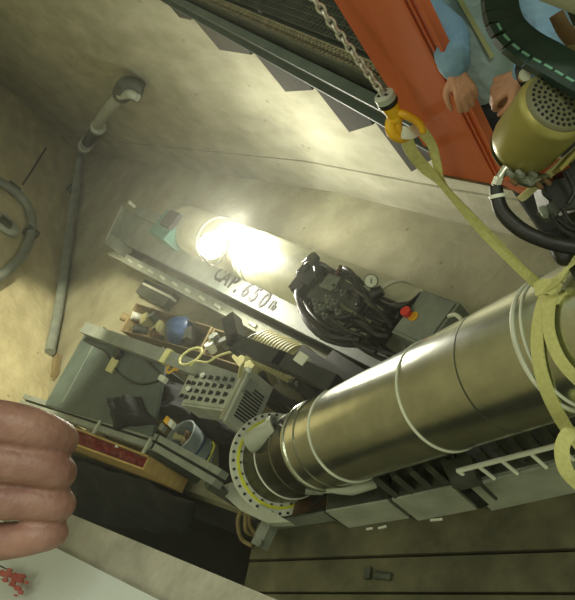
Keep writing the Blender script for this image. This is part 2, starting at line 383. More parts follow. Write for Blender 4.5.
# expanded-metal strip and dark bar grating, real bars
b = nb()
L_ = (E1-E0).length; nB = int(L_/.045)
for i in range(nB):
    a = i/nB
    for q in (0, 1):
        p = wl(a+(0 if q else .045/L_), .09, .012); r = wl(a+(.045/L_ if q else 0), .16, .012)
        t_ = (r-p).normalized(); n_ = UP.cross(t_)*.006
        prism(b, [p-n_, r-n_, r+n_, p+n_], (0, 0, -.008))
for s_ in (.09, .16): prism(b, [wl(0, s_-.005, .013), wl(1, s_-.005, .013), wl(1, s_+.005, .013), wl(0, s_+.005, .013)], (0, 0, -.012))
o = obj('mesh_strip', b, 'tan', walk, 'pale open mesh strip along the walkway edge'); o['kind'] = 'stuff'
b = nb()
for i in range(int(L_/.05)):
    a = i*.05/L_; prism(b, [wl(a, .2, 0), wl(a+.006/L_, .2, 0), wl(a+.006/L_, .95, 0), wl(a, .95, 0)], (0, 0, -.03))
for i in range(20):
    s_ = .2+.04*i; prism(b, [wl(0, s_, -.002), wl(1, s_, -.002), wl(1, s_+.005, -.002), wl(0, s_+.005, -.002)], (0, 0, -.026))
o = obj('grating', b, 'dgrey', walk); o['kind'] = 'stuff'
b = nb(); prism(b, [wl(0, .2, -.06), wl(1, .2, -.06), wl(1, .95, -.06), wl(0, .95, -.06)], (0, 0, -.02)); obj('deck_plate', b, 'green', walk)
for s_, w_, z_ in ((.42, .06, .06), (.5, .02, .05)):
    b = nb(); prism(b, [wl(0, s_, z_), wl(1, s_, z_), wl(1, s_+w_, z_), wl(0, s_+w_, z_)], (0, 0, -.03)); bevel(b, .004); obj('deck_rail', b, 'green', walk)
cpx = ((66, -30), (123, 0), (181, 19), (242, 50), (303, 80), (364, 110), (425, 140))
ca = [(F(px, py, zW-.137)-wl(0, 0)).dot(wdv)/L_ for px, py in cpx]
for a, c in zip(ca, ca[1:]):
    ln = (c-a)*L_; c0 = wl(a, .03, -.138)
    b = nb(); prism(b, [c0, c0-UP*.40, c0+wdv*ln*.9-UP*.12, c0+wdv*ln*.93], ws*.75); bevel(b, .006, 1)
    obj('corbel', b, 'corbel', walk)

# ================================================================== GIRDER with lettering, tank and lamp
zg = .55
gd = (F(440, 385, zg)-F(127, 209, zg)).normalized()
gird = thing('crane_girder', 'long grey steel girder lettered CAP. 650 lying along the pit floor', 'girder', F(250, 300, 0))
Gt0, Gt1, Gs0, Gs1 = F(125, 208, zg), F(440, 384, zg), F(118, 240, zg), F(420, 392, zg)
b = nb(); prism(b, [Gt0, Gt1, Gs1, Gs0], (0, 0, -.06)); bevel(b, .006); obj('top_flange', b, 'grey', gird)
b = nb(); prism(b, [Gt0+V((-.04, 0, -.06)), Gt1+V((-.04, 0, -.06)), Gs1+V((.06, 0, -.06)), Gs0+V((.06, 0, -.06))], (0, 0, -.43)); obj('web', b, 'dgrey', gird)
zr = .42
r0, r1, r2, r3 = F(119, 250, zr), F(420, 402, zr), F(420, 418, zr), F(108, 254, zr)
b = nb(); prism(b, [r0, r1, r2, r3], (0, 0, -.05)); bevel(b, .006); obj('lower_flange', b, 'lgrey', gird)
b = nb(); prism(b, [r0*.5+r3*.5+V((0, 0, -.05)), r1*.5+r2*.5+V((0, 0, -.05)), r1*.4+r2*.6+V((0, 0, -.05)), r0*.4+r3*.6+V((0, 0, -.05))], (0, 0, -.36)); obj('lower_web', b, 'grey', gird)
for i in range(16):
    a = .05+i*.058; p = r0.lerp(r1, a)*.45+r3.lerp(r2, a)*.55
    b = nb(); cbox(b, p+V((0, 0, .008)), gd*.14, UP.cross(gd)*.03, UP*.018); bevel(b, .004, 1); obj('cleat', b, 'white', gird)
e = nb(); q0, q1 = F(122, 206, .62), F(106, 240, .62); cbox(e, (q0+q1)/2-V((0, 0, .31)), (q1-q0), gd*.05, UP*.62); bevel(e, .006, 1); obj('end_plate', e, 'lgrey', gird)
b = nb(); q = F(118, 246, .5); cbox(b, q, gd*.5, UP.cross(gd)*.16, UP*.22); bevel(b, .01); obj('end_block', b, 'grey', gird)
b = nb(); q = F(135, 207, .62); cyl(b, q, q+UP*.12, .025); obj('pin', b, 'white', gird)
# lettering
tx = bpy.data.curves.new('lettering', 'FONT'); tx.body = 'CAP. 650'; tx.size = .235; tx.extrude = .002; tx.space_character = 1.22; tx.align_x = 'CENTER'; tx.align_y = 'CENTER'
def text_mesh(curve):
    tmp = bpy.data.objects.new('lettering_curve', curve); COL.objects.link(tmp); bpy.context.view_layer.update()
    me = bpy.data.meshes.new_from_object(tmp.evaluated_get(bpy.context.evaluated_depsgraph_get())); bpy.data.objects.remove(tmp)
    me.materials.clear(); me.materials.append(M['ink']); o = bpy.data.objects.new('lettering', me); COL.objects.link(o); o.parent = gird; return o
tang = math.atan2(ta.y, ta.x) if False else 0
bpy.data.curves.remove(tx)
ta = (F(268, 303, zg)-F(219, 274, zg)).normalized(); tlen = (F(268, 303, zg)-F(219, 274, zg)).length
for ch_, fx, sz in (('C', .02, .235), ('A', .17, .235), ('P', .33, .235), ('.', .44, .235), ('6', .60, .235), ('5', .76, .235), ('0', .93, .235), ('l', 1.05, .13), ('b', 1.11, .13)):
    tx = bpy.data.curves.new('letter', 'FONT'); tx.body = ch_; tx.size = sz; tx.extrude = .002; tx.offset = .006*sz/.235; tx.align_x = 'CENTER'; tx.align_y = 'CENTER' if ch_ != '.' else 'TOP_BASELINE'
    to = text_mesh(tx); to.name = 'letter'
    p = F(219, 274, zg)+ta*tlen*fx+UP*.004
    if ch_ == '.': p -= UP.cross(ta)*.08
    to.location = p-gird.location; to.rotation_euler = (0, 0, math.atan2(ta.y, ta.x))
# tank
tk0, tk1 = F(186, 228, .52), F(486, 356, .52); td = (tk1-tk0).normalized()
tank = thing('long_tank', 'long pale round tank behind the lettered girder, brightly lit at one end', 'tank', tk0.lerp(tk1, .5)*1)
tank.location.z = .2
b = nb(); L2 = (tk1-tk0).length
lathe(b, tk0, td, [(-.1, .05), (-.08, .16), (0, .26), (.05, .28), (L2, .28), (L2+.05, .24)], 48); obj('shell', b, 'tank', tank)
for a in (.18, .36, .385, .8):
    b = nb(); ringband(b, tk0+td*L2*a, td, .278, .288, .05); obj('band', b, 'lgrey', tank)
for a in (.1, .5, .9):
    b = nb(); q = tk0+td*L2*a; sd = UP.cross(td); prism(b, [q+sd*.22+V((0, 0, -.2)), q-sd*.22+V((0, 0, -.2)), q-sd*.28-UP*.52, q+sd*.28-UP*.52], td*.08); obj('saddle', b, 'dgrey', tank)
b = nb(); q = F(165, 224, .8); cbox(b, q-V((0, 0, .2)), td*.5, sd*.36, UP*.4); bevel(b, .03, 3); cap = obj('junction_box', b, 'teal')
tag(cap, 'teal and dark junction box at the far end of the long tank', 'box')
b = nb(); q = F(170, 219, .84); cbox(b, q-V((0, 0, .02)), td*.3, sd*.22, UP*.06); bevel(b, .02, 2); obj('lid', b, 'blk', cap, 'dark lid')
b = nb(); prism(b, [F(130, 212, .6), F(160, 226, .6), F(160, 214, .6), F(138, 205, .6)], (0, 0, -.05)); obj('base_plate', b, 'grey', cap)
# flood lamp
lp0 = F(211, 246, .98)
flood = thing('flood_lamp', 'switched-on flood lamp glaring white beside the girder', 'lamp', V((lp0.x, lp0.y, .8)))
ld = (CAM-lp0); ld = (ld.normalized()+V((.0, -.4, .0))).normalized()
b = nb(); lathe(b, lp0-ld*.12, ld, [(0, .05), (.03, .08), (.1, .13), (.12, .14), (.12, .125)], 28); obj('housing', b, 'blk', flood)
b = nb(); lathe(b, lp0+ld*.002, ld, [(0, .122), (.01, .12), (.02, .08), (.024, .01)], 28); obj('lens', b, 'lampm', flood)
b = nb(); tube(b, [lp0-ld*.05+sd*.14, lp0-ld*.06+sd*.14-UP*.16, lp0-ld*.06-UP*.2, lp0-ld*.06-sd*.14-UP*.16, lp0-ld*.05-sd*.14], .012, 8, 4); obj('yoke', b, 'blk', flood)
pl = bpy.data.lights.new('flood_lamp_light', 'POINT'); pl.energy = 112; pl.shadow_soft_size = .1; pl.color = (1, .98, .84)
po = bpy.data.objects.new('flood_lamp_light', pl); COL.objects.link(po); po.parent = flood; lq = tk0+td*((lp0-tk0).dot(td)+.12); lq = V((lq.x, lq.y, 0))+V((.10, 0, 1.0)); po.location = lq-flood.location
po.rotation_euler = ld.to_track_quat('-Z', 'Y').to_euler()

# ================================================================== HYDRAULIC UNIT on the tank
hyd = thing('hydraulic_unit', 'black hydraulic valve unit with a tangle of hoses and a gauge on the tank', 'hydraulic unit', F(350, 305, .8))
def hbox(px, py, z, a, s_, u, m, name='valve_block', bev=.012, par=hyd, label=None):
    b = nb(); cbox(b, F(px, py, z), td*a, sd*s_, UP*u); bevel(b, bev); return obj(name, b, m, par, label)
hbox(307, 286, .95, .15, .2, .18, 'blk'); hbox(318, 278, .98, .13, .22, .16, 'blk'); hbox(300, 290, .98, .08, .1, .1, 'blk'); hbox(308, 270, 1.02, .08, .1, .1, 'blk')
hbox(330, 296, .92, .28, .22, .16, 'dgrey'); hbox(352, 303, .95, .5, .22, .14, 'dgrey'); hbox(378, 318, .92, .30, .28, .14, 'blk'); hbox(360, 322, .88, .5, .2, .12, 'dgrey'); hbox(345, 312, .86, .9, .34, .06, 'grey', 'base_plate')
hbox(334, 285, 1.0, .16, .14, .1, 'galv')
for (x0, y0, x1, y1) in ((350, 290, 384, 313), (345, 308, 372, 324), (338, 302, 350, 312), (333, 318, 345, 326), (352, 330, 368, 336)):
    b = nb(); cyl(b, F(x0, y0, 1.05), F(x1, y1, 1.05), .019, seg=14); obj('piston', b, 'dsteel', hyd)
for x, y in ((331, 301), (338, 305), (332, 308), (318, 305), (325, 310), (346, 296), (328, 319), (337, 289), (341, 315), (320, 313)):
    b = nb(); q = F(x, y, 1.05); cyl(b, q, q+UP*.04, .03, .026, 10); cyl(b, q+UP*.04, q+UP*.07, .016, .012, 8); obj('fitting', b, 'galv', hyd)
gq = F(371, 281, 1.25); gdv = (CAM-gq).normalized()
b = nb(); lathe(b, gq-gdv*.03, gdv, [(0, .03), (.0, .047), (.03, .05), (.035, .046)], 28); g = obj('gauge', b, 'galv', hyd)
b = nb(); lathe(b, gq+gdv*.006, gdv, [(0, .041), (.002, .04)], 28); obj('dial', b, 'glass', g, 'white gauge dial')
b = nb(); cbox(b, gq+gdv*.012, R*.006, U*.032, gdv*.002); obj('needle', b, 'ink', g)
b = nb(); tube(b, [gq-gdv*.02, F(373, 290, 1.1), F(376, 296, 1.0)], .018, 8); obj('gauge_stem', b, 'blk', hyd)
b = nb(); cyl(b, F(372, 296, 1.12), F(382, 290, 1.12), .04, seg=12); obj('valve', b, 'blk', hyd)
HZ = [
 [(316, 262), (322, 268), (334, 275), (350, 278), (362, 288), (372, 300)], [(316, 262), (328, 271), (340, 275), (356, 283), (366, 298), (378, 310)],
 [(314, 260), (316, 270), (318, 280)], [(306, 268), (298, 272), (302, 282)], [(328, 272), (345, 276), (358, 286), (368, 304)],
 [(297, 290), (300, 305), (312, 322), (328, 336), (345, 338), (360, 330)], [(300, 296), (304, 310), (318, 326), (334, 335), (352, 332)],
 [(303, 300), (312, 314), (326, 326), (340, 330), (356, 322)], [(298, 284), (297, 298), (306, 314), (322, 330), (338, 338), (360, 340)],
 [(308, 300), (318, 318), (330, 330), (336, 336)], [(314, 302), (324, 316), (338, 328), (352, 334)], [(320, 308), (332, 320), (346, 330), (362, 336)],
 [(326, 312), (338, 322), (354, 332), (372, 338)], [(358, 336), (372, 346), (386, 354), (400, 360)], [(350, 338), (362, 348), (380, 358), (396, 364)], [(366, 334), (380, 344), (394, 354), (404, 358)],
 [(384, 306), (398, 305), (410, 303), (418, 297), (421, 294)], [(378, 300), (392, 306), (404, 306), (414, 300)], [(386, 312), (396, 318), (402, 310), (410, 306)],
 [(340, 312), (356, 314), (372, 326), (386, 330)], [(346, 318), (362, 324), (376, 334), (388, 336)], [(352, 306), (368, 312), (380, 320), (392, 322)],[(332, 322), (346, 334), (360, 346), (376, 352)],
 [(300, 276), (308, 262), (322, 264), (336, 272), (352, 274), (364, 284)], [(296, 294), (304, 318), (320, 336), (340, 344), (362, 346), (384, 352)], [(304, 262), (311, 258), (320, 270), (322, 284)],
 [(336, 272), (344, 268), (354, 276), (360, 292), (358, 306)], [(312, 296), (310, 312), (322, 326), (340, 322), (350, 310)], [(322, 296), (326, 314), (342, 318), (358, 312), (366, 302)], [(340, 296), (352, 290), (368, 300), (384, 316), (392, 328)], [(308, 306), (322, 330), (346, 342), (372, 348), (398, 356)],
]
for i, h in enumerate(HZ):
    b = nb(); zz = 1.02+.05*(i % 3)-.2*(i in (13, 14, 15))
    tube(b, [F(x, y, zz-.12*(j in (0,))-.1*abs(j/(len(h)-1)-.5)) for j, (x, y) in enumerate(h)], .014 if i % 2 else .019, 8, 5); obj('hose', b, 'black', hyd)
b = nb(); q = F(315, 261, 1.12); cyl(b, q, q+UP*.05, .05, seg=12); obj('cap', b, 'dgrey', hyd)
b = nb(); tube(b, [F(336, 275, 1.1), F(341, 266, 1.15)], .014, 6, 1); obj('lever', b, 'rust', hyd)
# grey cabinet
cab = thing('electrical_cabinet', 'small grey electrical cabinet with a red push button beside the hoses', 'cabinet', F(425, 325, .7))
c = F(425, 318, 1.05)
b = nb(); cbox(b, c-UP*.19, td*.34, sd*.36, UP*.38); bevel(b, .012); obj('body', b, 'grey', cab)
b = nb(); cbox(b, c+UP*.008, td*.30, sd*.32, UP*.016); bevel(b, .005); obj('door', b, 'grey', cab)
b = nb(); q = F(408, 314, 1.07); cyl(b, q, q+UP*.04, .032, .036, 18); obj('push_button', b, 'redbtn', cab, 'red mushroom push button')
b = nb(); q = F(414, 317, 1.06); cyl(b, q, q+UP*.012, .036, seg=18); obj('button_plate', b, 'yel', cab, 'yellow plate under the button')
b = nb(); tube(b, [F(449, 316, 1.06), F(456, 315, 1.12), F(462, 321, 1.12), F(457, 325, 1.06)], .014, 8, 5); obj('handle', b, 'white', cab, 'white handle')

# ================================================================== THE BIG STEEL TUBE
P1 = Cd(278, 463, 5.42); P2 = Cd(560, 346, 3.15); ad = (P2-P1).normalized(); PL = (P2-P1).length; TR = .312
casing = thing('steel_casing', 'large shiny steel tube slung at a slant across the pit', 'pipe', V((P1.x, P1.y, P1.z-.3)))
def tpar(px, py):
    """distance along the axis for a centre pixel"""
    best = None
    for i in range(400):
        q = P1+ad*PL*1.4*i/400; c_ = M3.transposed() @ (q-CAM); x = c_.x/c_.z*FPX+287.5
        if best is None or abs(x-px) < best[0]: best = (abs(x-px), PL*1.4*i/400)
    return best[1]
te = PL*1.42
b = nb(); lathe_loop(b, P1, ad, [(tpar(322, 0), TR), (te, TR), (te, TR-.02), (tpar(322, 0), TR-.02)], 96); obj('shell', b, 'steel', casing)
b = nb(); lathe_loop(b, P1, ad, [(0.0, TR-.012), (tpar(322, 0)-.002, TR-.012), (tpar(322, 0)-.002, TR-.03), (0.0, TR-.03)], 96); obj('end_section', b, 'esteel', casing, 'duller end section')
for px, w_, pr, m in ((291, .014, .008, 'white'), (306, .02, .004, 'dsteel'), (322, .035, .012, 'steel'), (334, .012, .006, 'dsteel'), (350, .016, .008, 'white'), (444, .016, .007, 'white'), (505, .010, .0015, 'dgrey'), (566, .022, .008, 'white'), (574, .012, .007, 'white')):
    b = nb(); a = tpar(px, 0); base = TR if px > 320 else TR-.012
    lathe_loop(b, P1, ad, [(a-w_/2, base-.004), (a-w_/2, base+pr*.6), (a-w_/4, base+pr), (a+w_/4, base+pr), (a+w_/2, base+pr*.6), (a+w_/2, base-.004)], 96)
    obj('band' if m == 'white' else 'seam', b, m, casing, 'white clamping band' if m == 'white' else None)
b = nb(); lathe_loop(b, P1-ad*.03, ad, [(0, TR-.05), (0, TR+.085), (.03, TR+.085), (.03, TR-.05)], 96); fg = obj('flange', b, 'white', casing, 'pale bolted end flange')
b = nb(); lathe_loop(b, P1, ad, [(0, TR+.014), (0, TR+.036), (.006, TR+.036), (.006, TR+.014)], 96); obj('yellow_ring', b, 'yband', fg, 'yellow painted ring')
d_, ea, eb = frame(ad)
for i in range(36):
    t = 2*math.pi*i/36; q = P1+(ea*math.cos(t)+eb*math.sin(t))*(TR+.067)
    b = nb(); cyl(b, q, q+ad*.012, .011, seg=6); obj('bolt', b, 'blk', fg)
for i in range(24):
    t = 2*math.pi*(i+.5)/24; q = P1+(ea*math.cos(t)+eb*math.sin(t))*(TR+.008)
    b = nb(); cyl(b, q, q+ad*.014, .009, seg=6); obj('bolt', b, 'dgrey', fg)
# nozzle on the top of the end section, lever clamp
def rc(px, py, r=TR):
    """pixel to the near side of the tube"""
    d = (M3 @ V(((px-287.5)/FPX, (py-300)/FPX, 1))).normalized(); o = CAM-P1
    dp = d-ad*d.dot(ad); op = o-ad*o.dot(ad); A = dp.dot(dp); Bq = 2*dp.dot(op); Cq = op.dot(op)-r*r; D = Bq*Bq-4*A*Cq
    if D < 0: D = 0
    return CAM+d*((-Bq-math.sqrt(D))/(2*A))
n0 = F(250, 443, .86); n1 = F(279, 426, .86); nd = (n1-n0).normalized()
port = thing('round_port', 'short silver round port with a clamp at the flange end of the tube', 'port', V((n0.x, n0.y, .74)))
b = nb(); lathe(b, n0, nd, [(0, .08), (.22, .08), (.22, .095), (.26, .095), (.26, .07), (.2, .06)], 32); obj('collar', b, 'lgrey', port)
b = nb(); cbox(b, F(283, 430, .94), nd*.04, nd.cross(UP)*.14, UP*.06); bevel(b, .008); obj('latch', b, 'blk', port)
b = nb(); tube(b, [F(280, 425, .96), F(288, 429, .98), F(295, 430, .98)], .012, 8); obj('tail', b, 'blk', port)
lev = thing('lever_clamp', 'grey metal lever under the big tube near its flange', 'lever', rc(330, 488))
b = nb(); q = Cd(314, 487, 4.85); cyl(b, q-R*.06, q+R*.06, .055, seg=16); obj('pivot', b, 'grey', lev)
b = nb(); tube(b, [Cd(318, 487, 4.8), Cd(332, 488, 4.75), Cd(352, 488, 4.72), Cd(376, 483, 4.7)], [.045, .035, .05, .035], 10, 5); obj('arm', b, 'lgrey', lev)

# ---- sling
tail0 = rc(545, 289, TR+.02)
sl = thing('lifting_sling', 'yellow webbing sling choked round the big tube and looped over the hook', 'sling', V(tail0))
hk = Cd(404, 132, 2.3)
b = nb()
ribbon(b, [hk+R*.0, Cd(412, 152, 2.36), Cd(425, 168, 2.45), Cd(443, 186, 2.52), Cd(475, 222, 2.65), Cd(510, 258, 2.78), Cd(537, 284, 2.88), Cd(548, 292, 2.87)],
       [R*.9+U*.5, R*.9+U*.45, R*.9+U*.1, R*.2+B*.8, R*.4+U*.3+B*.5, R*.7+U*.6, R+U*.6, R], .042, .005, 8); obj('strap', b, 'web', sl)
b = nb()
ribbon(b, [Cd(420, 128, 2.3), Cd(432, 145, 2.37), Cd(437, 163, 2.45), Cd(444, 186, 2.53), Cd(477, 223, 2.66), Cd(512, 259, 2.79), Cd(540, 284, 2.9)],
       [R*.9+U*.5, R*.8+B*.6, R*.6+B*.8, R*.4+B*.8, R*.4+B*.9, R*.6+B*.5, R], .034, .005, 8); obj('strap', b, 'web', sl)
b = nb(); ribbon(b, [Cd(396, 128, 2.29), Cd(402, 132, 2.26), Cd(411, 133, 2.26), Cd(420, 127, 2.29)], [U+R*-.3]*4, .04, .005); obj('eye', b, 'white', sl, 'worn pale eye of the sling')
def wrap(pl, wd, nm='choker', lift=.01, m='web'):
    P = [rc(x, y, TR+lift) for x, y in pl]
    Wd = [ad for _ in pl]; b = nb(); ribbon(b, P, Wd, wd, .007, 6); return obj(nm, b, m, sl)
wrap([(549, 284), (543, 300), (538, 325), (538, 355), (545, 385), (557, 412), (572, 436), (590, 455)], .062)
wrap([(556, 288), (550, 305), (549, 330), (556, 352), (568, 370), (590, 392)], .055, lift=.02)
wrap([(560, 282), (572, 262), (585, 252)], .05, lift=.03)
b = nb(); ribbon(b, [Cd(540, 291, 2.83), Cd(560, 277, 2.75), Cd(572, 262, 2.7), Cd(592, 248, 2.62)], [R*.5+U*.8-B*.2]*4, .055, .006); obj('strap', b, 'web', sl)
b = nb(); ribbon(b, [Cd(535, 290, 2.83), Cd(546, 286, 2.8), Cd(557, 290, 2.79), Cd(562, 302, 2.8)], [U*1.0+R*.5, U, U-R*.4, U*.2-R], .06, .012); obj('knot', b, 'web', sl)
b = nb(); ribbon(b, [Cd(584, 428, 2.95), Cd(570, 432, 2.9), Cd(562, 448, 2.9), Cd(566, 470, 2.92), Cd(582, 488, 2.95)], [R+B*.3]*5, .06, .006); obj('hanging_loop', b, 'web', sl)

# ---- hook, chain
hook = thing('crane_hook', 'yellow swivel hook with a round silver cap hanging from the chain', 'hook', Cd(400, 125, 2.27))
hu = (Cd(385, 97, 2.2)-Cd(400, 124, 2.27)).normalized()
q = Cd(385, 97, 2.2)
b = nb(); lathe(b, q-hu*.012, hu, [(0, .033), (.02, .033), (.024, .028)], 32); cp = obj('cap_disc', b, 'lgrey', hook, 'silver disc')
b = nb(); lathe(b, q-hu*.03, hu, [(0, .031), (.006, .034), (.016, .034)], 32); obj('rubber_ring', b, 'blk', hook, 'black rubber ring')
for i in range(3):
    t = 2*math.pi*i/3; d1, f1, f2 = frame(hu); b = nb(); qq = q+hu*.013+(f1*math.cos(t)+f2*math.sin(t))*.016; cbox(b, qq, f1*.012, f2*.008, hu*.004); obj('slot', b, 'blk', cp)
b = nb(); lathe(b, q-hu*.10, hu, [(0, .016), (.02, .024), (.05, .027), (.07, .03)], 24); obj('shank', b, 'yel', hook)
b = nb(); hc = Cd(398, 124, 2.26)
for c_, rr in ((Cd(396, 118, 2.25), .024), (Cd(393, 126, 2.27), .02)): ball(b, c_, rr, rr, rr)
tube(b, [Cd(396, 112, 2.24), Cd(391, 122, 2.26), Cd(392, 132, 2.27), Cd(401, 138, 2.28), Cd(409, 137, 2.29)], [.016, .019, .02, .018, .01], 12, 5, True)
obj('hook_bend', b, 'yel', hook)
b = nb(); tube(b, [Cd(397, 112, 2.23), Cd(408, 116, 2.22), Cd(419, 123, 2.23), Cd(423, 131, 2.24)], [.013, .014, .013, .011], 10, 5, True); obj('latch_arm', b, 'yel', hook)
b = nb(); tube(b, [Cd(398, 116, 2.24), Cd(399, 128, 2.26), Cd(403, 137, 2.28)], [.01, .012, .01], 10, 4, True); obj('latch', b, 'yel', hook)
ch = thing('hoist_chain', 'shiny steel link chain coming down to the yellow hook', 'chain', Cd(384, 95, 2.2))
c0, c1 = q+hu*.008, Cd(303, -16, 1.98); cv = c1-c0; nlk = 17; 
for i in range(nlk):
    c_ = c0+cv*((i+.5)/nlk); d1, f1, f2 = frame(cv)
    t = math.radians(35+90*(i % 2)+i*1.5); nn = f1*math.cos(t)+f2*math.sin(t)
    b = nb(); torus(b, c_, nn, .0105, .0046, 20, 8, cv.normalized()*1.6); obj('link', b, 'link', ch)

# ================================================================== ORANGE COLUMN
oc = thing('orange_column', 'orange painted steel column hanging beside the walkway', 'column', Cd(478, 182, 2.4))
ob0, ob1 = F(441, 174, 2.62), F(514, 188, 2.62); u0_, u1_ = Cd(334, 0, 2.12), Cd(423, 0, 1.86)
def col_(a, c, d0, d1, k0, k1, nm, m='orange', bev=.004):
    A, Bq = ob0.lerp(ob1, a), ob0.lerp(ob1, c); C_, D_ = u0_.lerp(u1_, a), u0_.lerp(u1_, c)
    n_ = (ob1-ob0).cross(u0_-ob0).normalized()
    if n_.dot(ob0-CAM) < 0: n_ = -n_
    lo = [A+(C_-A)*k0, Bq+(D_-Bq)*k0]; hi = [A+(C_-A)*k1, Bq+(D_-Bq)*k1]
    b = nb(); prism(b, [lo[0]+n_*d0, lo[1]+n_*d0, hi[1]+n_*d0, hi[0]+n_*d0], n_*(d1-d0)); bevel(b, bev, 1); return obj(nm, b, m, oc)
col_(0, 1, 0, .02, 0, 3.2, 'column_box')
col_(.80, .83, -.008, 0, .01, 3.2, 'rib'); col_(.87, .89, -.008, 0, .01, 3.2, 'rib'); col_(.965, 1, -.012, 0, .01, 3.2, 'rib')
col_(-.01, 1.01, -.004, .024, -.015, 0, 'base_edge', 'rust', .002)

# ================================================================== WORKER
def limb(bm, pts, rs, seg=14, n=4): tube(bm, pts, rs, seg, n, True)
def build_hand(bm, wrist, fd, nrm, th, s=1.0, curl=(35, 45, 30), spread=.04, side=1):
    """fd: towards fingers, nrm: back of the hand, th: towards the thumb"""
    fd = V(fd).normalized(); nrm = V(nrm); nrm = (nrm-fd*nrm.dot(fd)).normalized(); th = nrm.cross(fd)*side
    lens = [(.042, .025, .02), (.046, .029, .021), (.043, .027, .02), (.033, .02, .018)]; tips = []
    for i in range(4):
        o_ = (1.5-i)*.0205*s; k = wrist+fd*(.088-.004*abs(i-1)-(.008 if i == 3 else 0))*s+th*o_
        limb(bm, [wrist+th*o_*.5, (wrist+k)/2+th*o_*.15+nrm*.002*s, k], [.0145*s, .0125*s, .0108*s], 10, 3)
        p = k; a = 0; pts = [k]; d = (fd+th*spread*(1.5-i))
        for j, l in enumerate(lens[i]):
            a += math.radians(curl[j]+(i*4 if j == 0 else 0)); q = d*math.cos(a)-nrm*math.sin(a); p = p+q.normalized()*l*s; pts.append(p)
        limb(bm, pts, [.0105*s, .0092*s, .0085*s, .0068*s], 10, 3); tips.append(p)
    w0 = wrist+th*.018*s+fd*.02*s
    t1 = w0+(fd*.6+th*.75-nrm*.3).normalized()*.042*s; t2 = t1+(fd*.9+th*.25-nrm*.4).normalized()*.034*s; t3 = t2+(fd*.95-nrm*.45-th*.1).normalized()*.026*s
    limb(bm, [w0, t1, t2, t3], [.016*s, .0135*s, .0105*s, .0078*s], 10, 3)
    return tips
def figure():
    G = V((1.06, 1.96, 0)); f = V((-.48, -.876, 0)).normalized(); L = V((.876, -.482, 0)).normalized(); z0 = 2.05
    def W(l, fr, z): return G+L*l+f*fr+UP*(z0+z)
    pelv, waist, chest, neck = W(0, 0, .93), W(0, .01, 1.08), W(0, .05, 1.28), W(0, .09, 1.46)
    head = W(0, .16, 1.62)
    ha = Cd(460, 86, 1.96); hb = Cd(507, 84, 1.97)
    # his right arm (picture left) and left arm (picture right)
    shR, shL = W(-.19, .06, 1.40), W(.19, .06, 1.40)
    elR, elL = Cd(449, 36, 2.04), Cd(553, 38, 2.0)
    wrR, wrL = Cd(455, 70, 1.98), Cd(524, 76, 1.93)
    return dict(locals())
fgr = figure()
def torso_shape(bm, g, k=0):
    W, L, f = g['W'], g['L'], g['f']
    rows = [(.80, .165, .11, 0), (.90, .17, .12, 0), (1.0, .155, .11, .01), (1.1, .15, .105, .02), (1.22, .17, .115, .04), (1.34, .185, .115, .06), (1.42, .16, .09, .08), (1.47, .08, .065, .1)]
    rings = []
    for z, rx, ry, fo in rows:
        rings.append([bm.verts.new(W(math.cos(t)*(rx+k), fo+math.sin(t)*(ry+k), z)) for t in [2*math.pi*i/24 for i in range(24)]])
    for A, Bv in zip(rings, rings[1:]):
        for i in range(24): bm.faces.new((A[i], A[(i+1) % 24], Bv[(i+1) % 24], Bv[i]))
    bm.faces.new(rings[0][::-1]); bm.faces.new(rings[-1])
g = fgr; W = g['W']
bm_ = nb(); torso_shape(bm_, g, -.01)
limb(bm_, [W(0, .09, 1.42), W(0, .12, 1.52)], [.06, .056], 16, 1)
ball(bm_, W(0, .16, 1.63), .078, .098, .118, (g['L'], g['f'], UP), 20, 14)                # skull
ball(bm_, W(0, .20, 1.575), .055, .06, .06, (g['L'], g['f'], UP))                         # jaw
limb(bm_, [W(0, .25, 1.64), W(0, .275, 1.605)], [.009, .014], 8, 1)                       # nose
for sgn in (-1, 1): ball(bm_, W(sgn*.08, .15, 1.62), .012, .02, .032, (g['L'], g['f'], UP), 10, 8)
for sh, el, wr in ((g['shR'], g['elR'], g['wrR']), (g['shL'], g['elL'], g['wrL'])):
    limb(bm_, [sh, sh.lerp(el, .5), el], [.052, .046, .038]); limb(bm_, [el, el.lerp(wr, .4), wr], [.038, .037, .026])
for sgn in (-1, 1):
    hp, kn, an = W(sgn*.09, 0, .88), W(sgn*.1, .04, .48), W(sgn*.11, 0, .09)
    limb(bm_, [hp, hp.lerp(kn, .5), kn], [.085, .072, .052]); limb(bm_, [kn, kn.lerp(an, .35), an], [.05, .054, .034]); limb(bm_, [an-UP*.03, W(sgn*.12, .15, .04)], [.04, .03])
wr = g['wrR']; build_hand(bm_, wr+(g['ha']-wr)*.1, (Cd(468, 98, 1.97)-wr), B*1+R*-.2, R, .88, (40, 75, 40), side=-1)
wr = g['wrL']; build_hand(bm_, wr+(g['hb']-wr)*.1, (Cd(492, 92, 1.99)-wr), B*.9+U*.3, R*-1, 1.0, (55, 70, 35), side=1)
person = obj('person', bm_, 'skin'); remesh(person, .0045, 4)
tag(person, 'worker in a blue coverall leaning forward beside the orange column', 'person')
for sgn in (-1, 1):
    b = nb(); ball(b, W(sgn*.03, .246, 1.635), .012, .01, .009, (g['L'], g['f'], UP)); obj('eye', b, 'eye', person)
b = nb(); limb(b, [W(-.022, .258, 1.572), W(0, .265, 1.57), W(.022, .258, 1.572)], [.004, .006, .004], 8, 2); obj('mouth', b, 'lip', person)
b = nb(); ball(b, W(0, .145, 1.665), .086, .1, .09, (g['L'], g['f'], UP)); obj('hair', b, 'hair', person)
b = nb(); lathe(b, W(0, .15, 1.68), UP, [(0, .135), (.008, .14), (.014, .11), (.05, .105), (.09, .08), (.11, .03), (.112, .001)], 32); obj('helmet', b, 'helm', person)
